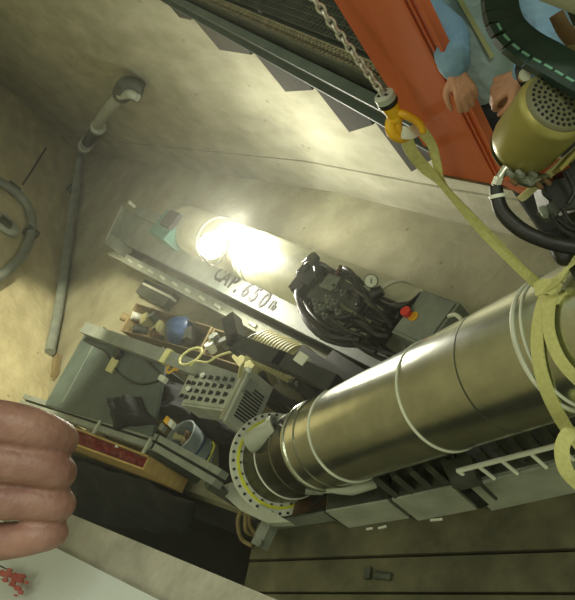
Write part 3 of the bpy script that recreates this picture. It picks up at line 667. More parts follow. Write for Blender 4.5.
b = nb(); torso_shape(b, g, .022)
limb(b, [W(0, .09, 1.42), W(0, .11, 1.47)], [.075, .07], 16, 1)
cov = obj('coverall', b, 'shirt', person, 'pale blue-grey front of the coverall'); remesh(cov, .009, 3)
b = nb()
for sh, el, wr in ((g['shR'], g['elR'], g['wrR']), (g['shL'], g['elL'], g['wrL'])):
    limb(b, [sh, sh.lerp(el, .5)+g['f']*-.01, el], [.075, .068, .06]); pp = []; rr = []
    for i in range(9):
        pp.append(el.lerp(wr, i/8*.92)); rr.append(.058-.014*i/8+(.005 if i % 2 else -.003))
    tube(b, pp, rr, 16, 2, True)
cov = obj('sleeves', b, 'over', person, 'darker blue crumpled sleeves'); remesh(cov, .009, 3)
b = nb()
for sgn in (-1, 1):
    hp, kn, an = W(sgn*.09, 0, .88), W(sgn*.1, .04, .48), W(sgn*.11, 0, .1)
    limb(b, [hp, hp.lerp(kn, .5), kn], [.105, .092, .072]); limb(b, [kn, kn.lerp(an, .35), an], [.07, .07, .062])
rings = [[b.verts.new(W(math.cos(t)*rx, math.sin(t)*ry, z)) for t in [2*math.pi*i/20 for i in range(20)]] for z, rx, ry in ((.78, .17, .12), (.9, .19, .14), (1.0, .176, .132))]
for A, Bv in zip(rings, rings[1:]):
    for i in range(20): b.faces.new((A[i], A[(i+1) % 20], Bv[(i+1) % 20], Bv[i]))
b.faces.new(rings[0][::-1]); b.faces.new(rings[-1])
tr = obj('trousers', b, 'trous', person, 'dark work trousers'); remesh(tr, .012, 3)
for sgn in (-1, 1):
    b = nb(); limb(b, [W(sgn*.11, -.02, .06), W(sgn*.12, .06, .055), W(sgn*.125, .16, .04)], [.052, .05, .04]); obj('boot', b, 'black', person)
b = nb(); ribbon(b, [W(0, .148, .96), W(0, .15, 1.1), W(0, .185, 1.22), W(0, .205, 1.34), W(0, .2, 1.42)], [g['L']]*5, .014, .006); obj('zip', b, 'zip', person, 'pale zip down the front')
b = nb(); wr = g['wrL']; dd = (g['hb']-wr).normalized(); lathe_loop(b, wr-dd*.012, dd, [(0, .034), (0, .038), (.016, .038), (.016, .034)], 28); wt = obj('watch_strap', b, 'black', person, 'black watch strap')
b = nb(); ww = wr+(CAM-wr).normalized()*.036; cyl(b, ww-B*.004, ww+B*.008, .017, seg=20); obj('watch_dial', b, 'chrome', wt, 'shiny watch case')
# the ledge he stands on
wp = thing('work_platform', 'small steel platform under the worker in blue', 'platform', V((1.25, 1.9, 1.95)))
b = nb(); cbox(b, (1.30, 1.9, 2.0), g['L']*.75, g['f']*.6, UP*.05); bevel(b, .005); obj('plate', b, 'dgrey', wp)
for l_ in (-.3, .3):
    b = nb(); q = V((1.30, 1.9, 1.97))+g['L']*l_; prism(b, [q, q-g['f']*.9, q-g['f']*.9-UP*.5, q-UP*.06], g['L']*.03); obj('bracket', b, 'dgrey', wp)

# ================================================================== MOTOR AND MACHINE AT THE TOP RIGHT
mot = thing('gold_motor', 'gold enamelled round motor with a perforated dark end cover', 'motor', Cd(520, 165, 1.75))
m0, m1 = Cd(523, 145, 1.74), Cd(559, 102, 1.57); md = (m1-m0).normalized(); ml = (m1-m0).length
b = nb(); lathe(b, m0, md, [(-.035, .02), (-.032, .045), (-.02, .068), (0, .080), (.02, .084), (ml*.86, .087), (ml*.93, .085), (ml*.98, .077)], 56); obj('housing', b, 'gold', mot)
b = nb(); lathe(b, m0+md*ml*.965, md, [(0, .077), (.008, .075), (.013, .069), (.015, .001)], 48); cvr = obj('end_cover', b, 'cover', mot, 'dark perforated end cover')
d1, f1, f2 = frame(md)
b = nb()
for i in range(1, 6):
    rr = .0128*i
    for j in range(6*i):
        t = 2*math.pi*j/(6*i)+i*.3; h = .0155; q = m0+md*(ml*.965+h)+(f1*math.cos(t)+f2*math.sin(t))*rr; cyl(b, q-md*.002, q+md*.001, .0038, seg=6)
o = obj('perforations', b, 'black', cvr); o['kind'] = 'stuff'
b = nb(); lathe_loop(b, m0-md*.028, md, [(0, .05), (0, .072), (.008, .077), (.008, .05)], 40); obj('bell_rim', b, 'dsteel', mot)
b = nb(); q = m0-md*.02-f1*.0; ball(b, Cd(500, 138, 1.70), .007); ball(b, Cd(502, 152, 1.71), .007); obj('lug', b, 'dsteel', mot)
for i in range(6):
    b = nb(); x = 556+i*5; y = 171-i*4.2; cbox(b, Cd(x+9, y-9, 1.66), (Cd(x+17, y-19, 1.64)-Cd(x, y, 1.67)), B*.05, (Cd(x+3, y+3, 1.66)-Cd(x, y, 1.66))*.8); bevel(b, .002, 1); obj('fin', b, 'gold', mot)
b = nb(); tube(b, [Cd(512, 166, 1.74), Cd(520, 176, 1.74), Cd(532, 180, 1.74), Cd(545, 178, 1.74)], [.018, .022, .02, .012], 12, 4, True); obj('drain_valve', b, 'dsteel', mot)
for x, y, r_ in ((508, 172, .012), (518, 172, .014), (527, 180, .012), (537, 184, .011), (512, 181, .009), (531, 172, .012), (545, 180, .01)):
    b = nb(); p = Cd(x, y, 1.7); cyl(b, p, p+(B*.5-U*.4+R*.2)*.03, r_*.7, r_*.55, 6); obj('nut', b, 'galv' if r_ > .011 else 'rust', mot)
b = nb(); p, q_ = Cd(506, 168, 1.71), Cd(499, 178, 1.71); cyl(b, p, q_, .012, .01, 16); cyl(b, q_, Cd(496, 186, 1.71), .013, .013, 6); obj('coupling', b, 'chrome', mot)
b = nb(); prism(b, [Cd(505, 180, 1.86), Cd(560, 158, 1.82), Cd(578, 172, 1.82), Cd(530, 193, 1.86)], B*-.05); bevel(b, .004, 1); obj('mount_plate', b, 'orange', mot, 'orange-red mounting plate')
b = nb(); prism(b, [Cd(520, 196, 1.8), Cd(590, 135, 1.72), Cd(594, 140, 1.72), Cd(526, 200, 1.8)], B*-.03); bevel(b, .003, 1); obj('mount_rail', b, 'beige', mot, 'pale mounting rail')
fh = [Cd(496, 186, 1.71), Cd(498, 200, 1.71), Cd(504, 214, 1.7), Cd(520, 229, 1.68), Cd(540, 239, 1.66), Cd(560, 245, 1.64), Cd(590, 250, 1.62)]
b = nb(); tube(b, fh, [.016, .017, .019, .019, .018, .018, .018], 16, 8); hh = obj('flexible_hose', b, 'black'); tag(hh, 'thick black hose curving down from the gold motor to the right edge', 'hose')
b = nb(); p = spline(fh, 8); tube(b, [p[5], p[7]], .0195, 16, 1); obj('white_tape', b, 'white', hh, 'white tape ring')
bmotor = thing('black_motor', 'black motor block with cables below the gold motor', 'motor', Cd(560, 215, 1.8))
b = nb(); cbox(b, Cd(558, 196, 1.8), R*.085+U*.02, U*.075-R*.02, B*.08); bevel(b, .008); obj('housing', b, 'blk', bmotor)
b = nb(); cbox(b, Cd(578, 185, 1.82), R*.09+U*.05, U*.1-R*.03, B*.1); bevel(b, .008); obj('rear_housing', b, 'blk', bmotor)
b = nb(); cyl(b, Cd(545, 207, 1.76), Cd(553, 217, 1.76), .026, .022, 20); obj('end_bell', b, 'dgrey', bmotor)
b = nb(); p = Cd(543, 209, 1.74); cyl(b, p, p+(B-U)*.02, .012, .008, 12); obj('gland', b, 'galv', bmotor)
for i, pl_ in enumerate(([(550, 214), (560, 228), (575, 236), (590, 240)], [(562, 208), (570, 222), (582, 226)], [(548, 178), (544, 192), (552, 200)], [(566, 172), (574, 190), (568, 204)], [(556, 218), (572, 229), (590, 232)])):
    b = nb(); tube(b, [Cd(x, y, 1.72) for x, y in pl_], .006, 8, 6); obj('cable', b, 'black', bmotor)
# energy chain in front of the worker
ec = thing('cable_carrier', 'dark green articulated cable carrier curving in front of the worker', 'cable carrier', Cd(540, 75, 1.6))
path = spline([Cd(500, -40, 1.66), Cd(499, -12, 1.65), Cd(501, 12, 1.64), Cd(509, 31, 1.62), Cd(526, 47, 1.6), Cd(552, 62, 1.57), Cd(578, 77, 1.54), Cd(606, 92, 1.5)], 12)
acc = 0; last = path[0]; marks = []
for i in range(1, len(path)-1):
    acc += (path[i]-path[i-1]).length
    if acc >= .026: marks.append(i); acc = 0
for i in marks:
    t = (path[i+1]-path[i-1]).normalized(); n_ = t.cross(B).normalized()
    for sd_, m in ((1, 'chaind'),):
        b = nb(); cbox(b, path[i], t*.031, n_*.080, B*.03); bevel(b, .003, 1); lk = obj('link', b, m, ec)
    if i > 30:
        b = nb(); cbox(b, path[i]+B*.0165+n_*.022, t*.021, n_*.005, B*.005); obj('bar', b, 'chaing', lk, 'pale green bar')
# pale housing in the top right corner, red-brown bar
b = nb(); c_ = Cd(590, -48, 1.45); lathe(b, c_-R*.35+U*.12, (R*.86-U*.36+B*.1), [(0, .02), (.02, .08), (.06, .105), (.42, .115), (.46, .10)], 48); hs = obj('pale_housing', b, 'tank')
tag(hs, 'pale smooth round housing in the top right corner', 'housing')
b = nb(); tube(b, [Cd(556, 14, 1.75), Cd(566, 32, 1.76), Cd(585, 52, 1.76)], [.018, .02, .022], 12, 4); rb = obj('rusty_bar', b, 'rust'); tag(rb, 'reddish brown bar below the pale housing at the right edge', 'bar')
b = nb(); ball(b, Cd(573, 54, 1.7), .03, .022, .02, (R, U, B)); obj('grip', b, 'dwood', rb, 'tan grip')

# ================================================================== BENCH, BOXES AND GEAR ON THE LEFT
tb = thing('work_table', 'grey-green table top with cables and a black bag on it', 'table', F(110, 390, 0))
zt = .8
b = nb(); prism(b, [F(90, 324, zt), F(166, 360, zt), F(152, 436, zt), F(45, 404, zt)], (0, 0, -.03)); bevel(b, .006); obj('table_top', b, 'green', tb)
for x, y in ((94, 332), (158, 366), (146, 428), (56, 402)):
    b = nb(); p = F(x, y, zt-.03); cbox(b, p-UP*.385, (.06, 0, 0), (0, .06, 0), UP*.77); bevel(b, .004, 1); obj('leg', b, 'dgrey', tb)
b = nb(); obox(b, F(93, 345, zt+.004), F(62, 402, zt+.004), .012, .004); obj('edge_trim', b, 'grey', tb)
def wire(name, pl, z, r, m, label, cat='cable', par=None):
    b = nb(); tube(b, [F(x, y, z+(zz[0] if zz else 0)) for x, y, *zz in pl], r, 8, 6); o = obj(name, b, m, par)
    if par is None: tag(o, label, cat)
    return o
wire('cable', [(84, 340), (96, 346), (106, 352), (116, 370), (128, 380), (142, 384), (158, 381)], zt+.012, .012, 'black', 'long black cable lying across the grey-green table top')
wire('cable', [(92, 326), (112, 336), (122, 344), (138, 354), (152, 366), (162, 376)], zt+.012, .014, 'black', 'thick black cable along the far edge of the table top')
b = nb(); p = [F(x, y, zt+.03) for x, y in ((112, 357), (118, 360), (111, 373), (105, 370))]; prism(b, p, (0, 0, -.02)); o = obj('paper_tag', b, 'beige'); tag(o, 'small buff paper tag lying on the table top', 'tag')
b = nb(); cbox(b, F(118, 354, zt+.03), (.09, 0, 0), (0, .13, 0), UP*.05); bevel(b, .01); tag(obj('clip', b, 'blk'), 'small black clip above the buff tag on the table', 'clip')
b = nb(); torus(b, F(120, 339, zt+.02), UP+R*.2, .05, .009, 20, 6); tag(obj('key_ring', b, 'galv'), 'small metal ring at the far edge of the table', 'ring')
b = nb(); p = F(163, 379, zt+.06); cbox(b, p, (.05, .02, 0), (-.03, .10, 0), UP*.04); bevel(b, .006); tag(obj('plug', b, 'white'), 'small white plug at the end of the black cable', 'plug')
def lump(name, px, py, z, rx, ry, rz, m, label, cat, seed=1, par=None, amp=.18):
    b = nb(); ball(b, F(px, py, z), rx, ry, rz, None, 28, 18)
    c = F(px, py, z)
    for v in b.verts:
        d = v.co-c; k = 1+amp*noise.noise((v.co*7)+V((seed*3.1, 0, 0)))+amp*.5*noise.noise((v.co*19)+V((seed, 0, 0))); v.co = c+d*k
    o = obj(name, b, m, par, ang=180)
    if par is None: tag(o, label, cat)
    return o
def heap(name, quad, z, hgt, m, label, cat, seed, n=26):
    b = nb(); P = [F(x, y, z) for x, y in quad]; g_ = []
    for i in range(n+1):
        row = []
        for j in range(n+1):
            u, v = i/n, j/n; p = P[0].lerp(P[1], u).lerp(P[3].lerp(P[2], u), v); e_ = min(1, 4.5*min(u, 1-u))*min(1, 4.5*min(v, 1-v)); e_ = math.sin(e_*math.pi/2)
            q = V((seed*4.7, 0, 0)); k = 1+.7*noise.noise(p*5+q)+.35*(1-abs(noise.noise(p*11+q))*2)
            edge = V((noise.noise(p*4+q*2), noise.noise(p*4-q), 0))*.06
            row.append(b.verts.new(p+UP*(hgt*e_*k)+edge))
        g_.append(row)
    for i in range(n):
        for j in range(n): b.faces.new((g_[i][j], g_[i+1][j], g_[i+1][j+1], g_[i][j+1]))
    rim = [g_[i][0] for i in range(n+1)]+[g_[n][j] for j in range(1, n+1)]+[g_[i][n] for i in range(n-1, -1, -1)]+[g_[0][j] for j in range(n-1, 0, -1)]
    lo = [b.verts.new((v.co.x, v.co.y, z-.02)) for v in rim]
    for i in range(len(rim)): k = (i+1) % len(rim); b.faces.new((rim[i], lo[i], lo[k], rim[k]))
    b.faces.new(lo)
    return tag(obj(name, b, m, ang=180), label, cat)
heap('bag', [(106, 400), (140, 398), (156, 424), (112, 428)], zt+.02, .10, 'bag', 'soft black bag lying on the near end of the table', 'bag', 2)
heap('cloth_and_shade', [(156, 376), (196, 392), (250, 440), (196, 446)], .34, .16, 'bag', 'crumpled black cloth heap beside the control box, also standing for floor shade', 'cloth', 5)  # black heap covers both the cloth and the shade on the floor
heap('cloth_and_shade', [(150, 380), (182, 386), (188, 416), (158, 418)], .62, .08, 'bag', 'smaller dark cloth and floor shade between the table and the black heap', 'cloth', 8)
# profile rail at the back of the table
rl = thing('profile_rail', 'grey metal rail along the far side of the table, wrapped with yellow tape', 'rail', F(150, 350, 0))
b = nb(); q0, q1 = F(86, 322, .92), F(250, 378, .92); obox(b, q0, q1, .13, .1, -1); bevel(b, .008); obj('bar', b, 'grey', rl)
for a in (.08, .5, .92):
    b = nb(); p = q0.lerp(q1, a); cbox(b, p-UP*.51, (.07, 0, 0), (0, .07, 0), UP*.82); obj('leg', b, 'dgrey', rl)
b = nb(); p = q0.lerp(q1, .60); dd = (q1-q0).normalized(); cbox(b, p-UP*.045+UP.cross(dd)*-.06, dd*.09, UP.cross(dd)*.145, UP*.115); bevel(b, .01); obj('tape', b, 'web', rl, 'yellow tape')
b = nb(); p = q0.lerp(q1, .74); torus(b, p+UP*.05, UP+V((.3, .1, 0)), .11, .011, 28, 6); obj('cord_loop', b, 'web', rl, 'pale yellow cord loop')
# crates behind
def crate(px4, z, h, m, name, label, t=.018):
    P = [F(x, y, z) for x, y in px4]; ce = sum(P, V())/4
    th = thing(name, label, 'crate', V((ce.x, ce.y, z-h)), 'open wooden crates under the girder')
    for i in range(4):
        a, c = P[i], P[(i+1) % 4]; inn = [q+(ce-q).normalized()*.035 for q in (c, a)]
        b = nb(); prism(b, [a, c, inn[0], inn[1]], (0, 0, -h)); bevel(b, .003, 1); obj('side_board', b, m, th)
    b = nb(); prism(b, [p+(ce-p).normalized()*.04-UP*(h-.02) for p in P], (0, 0, -.02)); obj('bottom', b, m, th)
    return th
crate([(136, 303), (213, 327), (200, 352), (120, 330)], .55, .3, 'dwood', 'wooden_crate', 'open wooden crate of odds and ends under the girder')
crate([(214, 328), (258, 343), (246, 368), (202, 354)], .55, .3, 'dwood', 'wooden_crate', 'second open wooden crate, next to the beige motor')
lump('blue_bundle', 179, 330, .5, .16, .17, .13, 'blue', 'round blue bundle in the open wooden crate', 'bundle', 3)
rnd = random.Random(3)
stuffs = [(142, 318, 'white', 'white jar lying in the crate corner', 'jar'), (150, 323, 'beige', 'beige block in the crate behind the blue bundle', 'block'), (158, 322, 'galv', 'grey can lying in the crate', 'can'), (164, 331, 'beige', 'cream packet beside the blue bundle', 'packet'), (148, 331, 'dgrey', 'dark tin at the near side of the crate', 'tin'), (194, 338, 'dgrey', 'dark tin right of the blue bundle', 'tin'), (134, 322, 'dwood', 'short wood offcut in the crate corner', 'offcut'), (160, 338, 'rust', 'rusty fitting at the near side of the crate', 'fitting')]
for i, (x, y, m, lb, ct) in enumerate(stuffs):
    b = nb(); q = F(x, y, .42)
    if i % 2 == 0: cyl(b, q, q+V((rnd.uniform(-.1, .1), rnd.uniform(-.1, .1), .12)), .045, .05, 14)
    else: a = rnd.uniform(0, 3); cbox(b, q+UP*.05, V((math.cos(a), math.sin(a), 0))*.14, V((-math.sin(a), math.cos(a), 0))*.09, UP*.12)
    bevel(b, .008, 1); o = obj(ct, b, m); tag(o, lb, ct, 'odds and ends in the wooden crate')
for x, y, m, lb in ((218, 344, 'galv', 'silver fitting in the second crate, at its far side'), (228, 348, 'dgrey', 'dark valve in the second crate'), (214, 352, 'white', 'white cup at the near side of the second crate')):
    b = nb(); q = F(x, y, .5); cyl(b, q, q+V((.03, .02, .1)), .04, .05, 12); bevel(b, .006, 1); tag(obj('fitting', b, m), lb, 'fitting')
# small lit tray on the floor between girder and crate
b = nb(); obox(b, F(145, 279, .12), F(174, 293, .12), .22, .1, -1); bevel(b, .006); st = obj('steel_tray', b, 'dgrey'); tag(st, 'dark steel tray with a bright front edge on the floor below the girder', 'tray')
b = nb(); obox(b, F(142, 284, .13), F(170, 298, .13), .03, .1); bevel(b, .004); obj('bright_edge', b, 'white', st, 'bright white front edge')

# control box
cbx = thing('control_box', 'grey control box with rows of black knobs and a vented end', 'control box', F(225, 392, 0)+UP*.62)
zc = .92
A0 = F(200, 364, zc); A1 = F(252, 370, zc); A2 = F(221, 412, zc)
rl_ = .46; rx = V((-.866, -.5, 0)).normalized(); uy = UP.cross(rx)
if (A0-A1).dot(uy) < 0: uy = -uy
Lb = .68
def cb(a, c, z=0): return A1+rx*a+uy*c+UP*z   # a along the ridge, c away from the vented end
b = nb(); prism(b, [cb(.03, .06, -.02), cb(.03, Lb, -.02), cb(rl_*.8, Lb, -.02), cb(rl_*.8, .06, -.02)], (0, 0, -.22)); bevel(b, .01); obj('body', b, 'lgrey', cbx)
b = nb(); prism(b, [cb(.05, .10), cb(.05, Lb-.02), cb(rl_*.76, Lb-.02), cb(rl_*.76, .10)], (0, 0, -.02)); bevel(b, .004); obj('face_panel', b, 'lgrey', cbx)
b = nb(); prism(b, [cb(0, 0, .02), cb(0, .075, .02), cb(rl_, .075, .02), cb(rl_, 0, .02)], (0, 0, -.3)); bevel(b, .01); obj('end_housing', b, 'lgrey', cbx)
b = nb(); prism(b, [cb(0, .03, .04), cb(0, .06, .04), cb(rl_, .06, .04), cb(rl_, .03, .04)], (0, 0, -.03)); bevel(b, .008); obj('ridge', b, 'chrome', cbx, 'shiny ridge bar')
for i in range(11):
    b = nb(); a = .1+i*(rl_-.2)/10; cbox(b, cb(a+.02, -.003, -.13), rx*.014, uy*.008, UP*.2); obj('vent_slot', b, 'black', cbx)
for i in range(7):
    for j in range(4 if i < 6 else 2):
        a = .10+j*(rl_*.76-.15)/3.0; c = .16+i*.093
        p = cb(a, c, .0)
        if i == 6: c = Lb+.09; a = .14+j*.13; p = cb(a, c, -.05)
        b = nb(); cyl(b, p, p+UP*.008, .018, .018, 12); cyl(b, p+UP*.008, p+UP*.025, .013, .011, 10); cbox(b, p+UP*.022+rx*.008, rx*.04, uy*.012, UP*.012)
        k = obj('knob', b, 'blk', cbx)
        if (i, j) in ((4, 0), (5, 2)):
            bb = nb(); cyl(bb, p+UP*.028, p+UP*.045, .022, .018, 14); obj('white_cap', bb, 'led', k, 'white knob cap')
b = nb(); prism(b, [cb(.06, Lb+.02, -.06), cb(.06, Lb+.17, -.06), cb(rl_*.55, Lb+.17, -.06), cb(rl_*.55, Lb+.02, -.06)], (0, 0, -.16)); bevel(b, .008); obj('side_module', b, 'lgrey', cbx)
b = nb(); p = cb(.03, -.03, .04); cyl(b, p, p+UP*.03, .02, .02, 12); obj('white_stud', b, 'led', cbx)
for px in ((.06, .06), (.06, Lb-.06), (rl_*.72, .06), (rl_*.72, Lb-.06)):
    b = nb(); p = cb(px[0], px[1], -.24); cyl(b, p, V((p.x, p.y, 0)), .02, .02, 10); obj('leg', b, 'dgrey', cbx)
wire('signal_wire', [(190, 366), (196, 361), (208, 362), (218, 356), (232, 352), (243, 352)], .98, .009, 'web', 'thin yellow wire looping over the control box')
b = nb(); ribbon(b, [F(240, 378, .97), F(242, 366, 1.02), F(247, 358, 1.04), F(258, 354, 1.0)], [V((1, .4, 0))]*4, .05, .008); tag(obj('ribbon_cable', b, 'beige'), 'pale ribbon cable rising from the control box', 'cable')
b = nb(); torus(b, F(171, 368, .9), UP, .05, .012, 20, 6); torus(b, F(178, 366, .9), UP, .04, .012, 20, 6); tag(obj('brass_coil', b, 'yel'), 'small brass coil beside the control box', 'coil')
# black arm, beige finned motor, black machine under the tube
arm = thing('swing_jib', 'black bent arm reaching from the crate to under the big tube', 'arm', F(280, 362, .6))
b = nb()
for i, (p, q) in enumerate((((232, 321), (238, 347)), ((236, 343), (285, 363)), ((282, 361), (335, 385)))):
    a, c = F(*p, 1.05), F(*q, 1.05); dd = (c-a).normalized(); cbox(b, (a+c)/2, (c-a)+dd*.05, UP.cross(dd)*.12, UP*.12)
bevel(b, .01, 1); obj('beam', b, 'blk', arm)
b = nb(); p = F(300, 368, .98); cyl(b, p, V((p.x, p.y, 0)), .06, .09, 16); obj('post', b, 'blk', arm)
b = nb(); cbox(b, F(304, 361, 1.08), gd*.12, UP.cross(gd)*.08, UP*.08); bevel(b, .008); obj('sensor', b, 'white', arm, 'small white sensor')
bmt = thing('beige_motor', 'beige finned motor beside the black arm', 'motor', F(270, 358, .4))
x0, x1 = F(262, 347, .72), F(300, 366, .72); xd = (x1-x0).normalized(); xl = (x1-x0).length
b = nb(); lathe(b, x0, xd, [(-.06, .04), (-.03, .10), (0, .125), (.03, .13), (xl, .13), (xl+.02, .09)], 32); obj('core', b, 'beige', bmt)
for i in range(12):
    b = nb(); ringband(b, x0+xd*(.05+i*(xl-.05)/12), xd, .12, .165, .016, 32); obj('fin', b, 'beige', bmt)
b = nb(); cbox(b, F(257, 366, .55), (.2, 0, 0), (0, .34, 0), UP*.3); bevel(b, .03, 2); obj('gearbox', b, 'beige', bmt)
b = nb(); torus(b, F(254, 342, .86), UP+V((.2, 0, 0)), .08, .018, 20, 8); obj('lifting_eye', b, 'galv', bmt)
mch = thing('black_machine', 'dark machine with valves tucked under the big tube by the girder', 'machine', F(330, 385, .0))
for x, y, z, a, s_, u in ((318, 382, .7, .7, .3, .5), (345, 385, .75, .7, .34, .6), (300, 378, .5, .3, .2, .3), (330, 372, .86, .9, .12, .1), (360, 392, .6, .6, .3, .5)):
    b = nb(); cbox(b, F(x, y, z)-UP*u/2, gd*a, UP.cross(gd)*s_, UP*u); bevel(b, .02); obj('casing', b, 'blk', mch)
for x, y in ((286, 371), (281, 376), (290, 383), (297, 388), (303, 392), (283, 384), (308, 382)):
    b = nb(); q = F(x, y, .62); cyl(b, q, q+V((.02, .02, .1)), .03, .02, 10); obj('valve', b, 'galv', mch)
wire('hose', [(262, 374, .1), (266, 384), (277, 396), (292, 404), (306, 408), (318, 404)], .55, .036, 'black', 'thick black hose looping on the pale floor beside the vented box', 'hose')
wire('hose', [(288, 366), (296, 376), (304, 388), (312, 396), (318, 402)], .6, .022, 'black', 'thinner black hose under the arm', 'hose')
wire('hose', [(298, 388), (304, 396), (311, 404)], .6, .018, 'black', 'short black hose beside the big tube', 'hose')

# lower frame rails
fr = thing('lower_frame', 'long grey double rail bending down past the wooden box to the flange', 'frame', F(150, 440, 0))
def railpair(a, c, z, w_=.055, gap=.025):
    p, q = F(*a, z), F(*c, z); s_ = UP.cross((q-p).normalized())
    for o_ in (0, w_+gap):
        b = nb(); prism(b, [p+s_*o_, q+s_*o_, q+s_*(o_+w_), p+s_*(o_+w_)], (0, 0, -.09)); bevel(b, .006); obj('rail', b, 'grey', fr)
    b = nb(); prism(b, [p+s_*w_-UP*.05, q+s_*w_-UP*.05, q+s_*(w_+gap)-UP*.05, p+s_*(w_+gap)-UP*.05], (0, 0, -.03)); obj('slot_bed', b, 'blk', fr)
    return s_
zf = .78
railpair((18, 404), (152, 449), zf); railpair((150, 448), (212, 485), zf); 
for x, y in ((97, 427), (147, 446)):
    b = nb(); dd_ = (F(150, 448, zf)-F(18, 404, zf)).normalized(); s_ = UP.cross(dd_); cbox(b, F(x, y, zf+.012)+s_*.0, dd_*.03, s_*.14, UP*.02); bevel(b, .006, 1); obj('clamp', b, 'lgrey', fr)
for x, y in ((40, 408), (146, 446), (208, 483)):
    b = nb(); p = F(x, y, zf-.09); cbox(b, p-UP*(zf-.09)/2, (.07, 0, 0), (0, .07, 0), UP*(zf-.09)); obj('leg', b, 'dgrey', fr)
b = nb(); p4 = [F(216, 488, .5), F(232, 482, .5), F(262, 506, .5), F(290, 522, .5), F(268, 523, .5), F(240, 510, .5)]; prism(b, p4, (0, 0, -.07)); bevel(b, .008); obj('end_plate', b, 'lgrey', fr)
# floor pad under flange
b = nb(); prism(b, [F(222, 432), F(256, 425), F(300, 470), F(262, 512), F(222, 492)], (0, 0, .05)); bevel(b, .01, 1); tag(obj('floor_pad', b, 'near_black'), 'dark grey pad on the floor below the flange', 'pad')

# wooden box with red material
wb = thing('plywood_box', 'pale plywood box with something red inside, below the double rail', 'box', F(130, 470, .1))
zb = .62
W4 = [F(52, 418, zb), F(150, 456, zb), F(143, 470, zb), F(45, 434, zb)]
ce = sum(W4, V())/4; hB = .5
for i in range(4):
    a, c = W4[i], W4[(i+1) % 4]; inn = [q+((W4[3]-W4[0]).normalized()*(.018 if i == 0 else -.018 if i == 2 else 0))+((W4[0]-W4[1]).normalized()*(.018 if i == 1 else -.018 if i == 3 else 0)) for q in (c, a)]
    b = nb(); prism(b, [a, c, inn[0], inn[1]], (0, 0, -hB)); bevel(b, .002, 1); obj('side_board', b, 'wood', wb)
b = nb(); prism(b, [p.lerp(ce, .05)-UP*(hB-.03) for p in W4], (0, 0, -.02)); obj('bottom', b, 'wood', wb)
rm = nb()
n1, n2 = 46, 8
pv = []
for i in range(n1+1):
    row = []
    for j in range(n2+1):
        p = W4[0].lerp(W4[1], .04+.92*i/n1).lerp(W4[3].lerp(W4[2], .04+.92*i/n1), .08+.84*j/n2)-UP*.07
        p = p+UP*(.05*noise.noise(p*9)+.03*noise.noise(p*23)); row.append(rm.verts.new(p))
    pv.append(row)
for i in range(n1):
    for j in range(n2): rm.faces.new((pv[i][j], pv[i+1][j], pv[i+1][j+1], pv[i][j+1]))
ex = bmesh.ops.extrude_face_region(rm, geom=rm.faces[:]); bmesh.ops.translate(rm, verts=[v for v in ex['geom'] if isinstance(v, bmesh.types.BMVert)], vec=(0, 0, -.2))
tag(obj('red_netting', rm, 'red', ang=180), 'crumpled dark red netting filling the plywood box', 'netting')
b = nb(); q = F(117, 446, zb-.02); ball(b, q, .02, .02, .02); tag(obj('bead', b, 'white'), 'small white bead on the red netting', 'bead')
# tarpaulin below it
tpn = nb(); pv = []
T0, T1, T2, T3 = F(40, 446, .30), F(196, 500, .24), F(190, 535, -.55), F(20, 520, -.55)
for i in range(31):
    row = []
    for j in range(15):
        p = T0.lerp(T1, i/30).lerp(T3.lerp(T2, i/30), j/14); p += V((-.5, -.3, .2))*(.10*noise.noise(p*3.2)+.05*noise.noise(p*8)); row.append(tpn.verts.new(p))
    pv.append(row)
for i in range(30):
    for j in range(14): tpn.faces.new((pv[i][j], pv[i+1][j], pv[i+1][j+1], pv[i][j+1]))
o = obj('tarpaulin', tpn, 'tarp', ang=180); tag(o, 'dark tarpaulin hanging down below the plywood box', 'tarpaulin')
sm = o.modifiers.new('solid', 'SOLIDIFY'); sm.thickness = .006
# bucket
bk = thing('bucket', 'pale blue bucket full of bits between the black heap and the rail', 'bucket', F(205, 458, .0))
bt = F(180, 436, .62); bb_ = V((bt.x, bt.y, .2)); bb_ = F(203, 457, .3)
bdv = (bb_-bt).normalized(); bl_ = (bb_-bt).length
b = nb(); lathe_loop(b, bt, bdv, [(0, .165), (bl_, .145), (bl_, .0), (bl_-.01, .0), (bl_-.01, .135), (0, .152)], 40); obj('shell', b, 'bucket', bk)
for a in (.35, .42, .72, .8):
    b = nb(); ringband(b, bt+bdv*bl_*a, bdv, .14, .168-.015*a, .02); obj('band', b, 'blue' if a in (.42, .8) else 'bucket', bk, 'blue band' if a in (.42, .8) else None)
b = nb(); torus(b, bt, bdv, .16, .01, 36, 6); obj('rim', b, 'bucket', bk)
for x, y, m, lb, ct in ((174, 436, 'beige', 'cream scrap in the mouth of the bucket', 'scrap'), (182, 441, 'dwood', 'brown fitting in the bucket', 'fitting'), (178, 430, 'galv', 'grey fitting at the far side of the bucket', 'fitting'), (185, 434, 'rust', 'rusty coupling in the bucket', 'coupling')):
    b = nb(); q = F(x, y, .6); cyl(b, q, q+V((.03, -.02, -.08)), .035, .03, 9); tag(obj(ct, b, m), lb, ct)
for x, y, m, lb in ((163, 428, 'galv', 'silver hook on the dark heap left of the bucket'), (168, 421, 'yel', 'small brass piece between the bag and the bucket'), (172, 424, 'white', 'small white piece above the bucket')):
    b = nb(); q = F(x, y, .84); cbox(b, q, (.05, .02, 0), (-.01, .07, 0), UP*.04); bevel(b, .006, 1); tag(obj('fitting', b, m), lb, 'fitting')
wire('cord', [(192, 470), (203, 466), (212, 452), (214, 444), (208, 440)], .35, .012, 'yband', 'pale yellow cord around the bucket', 'cord')
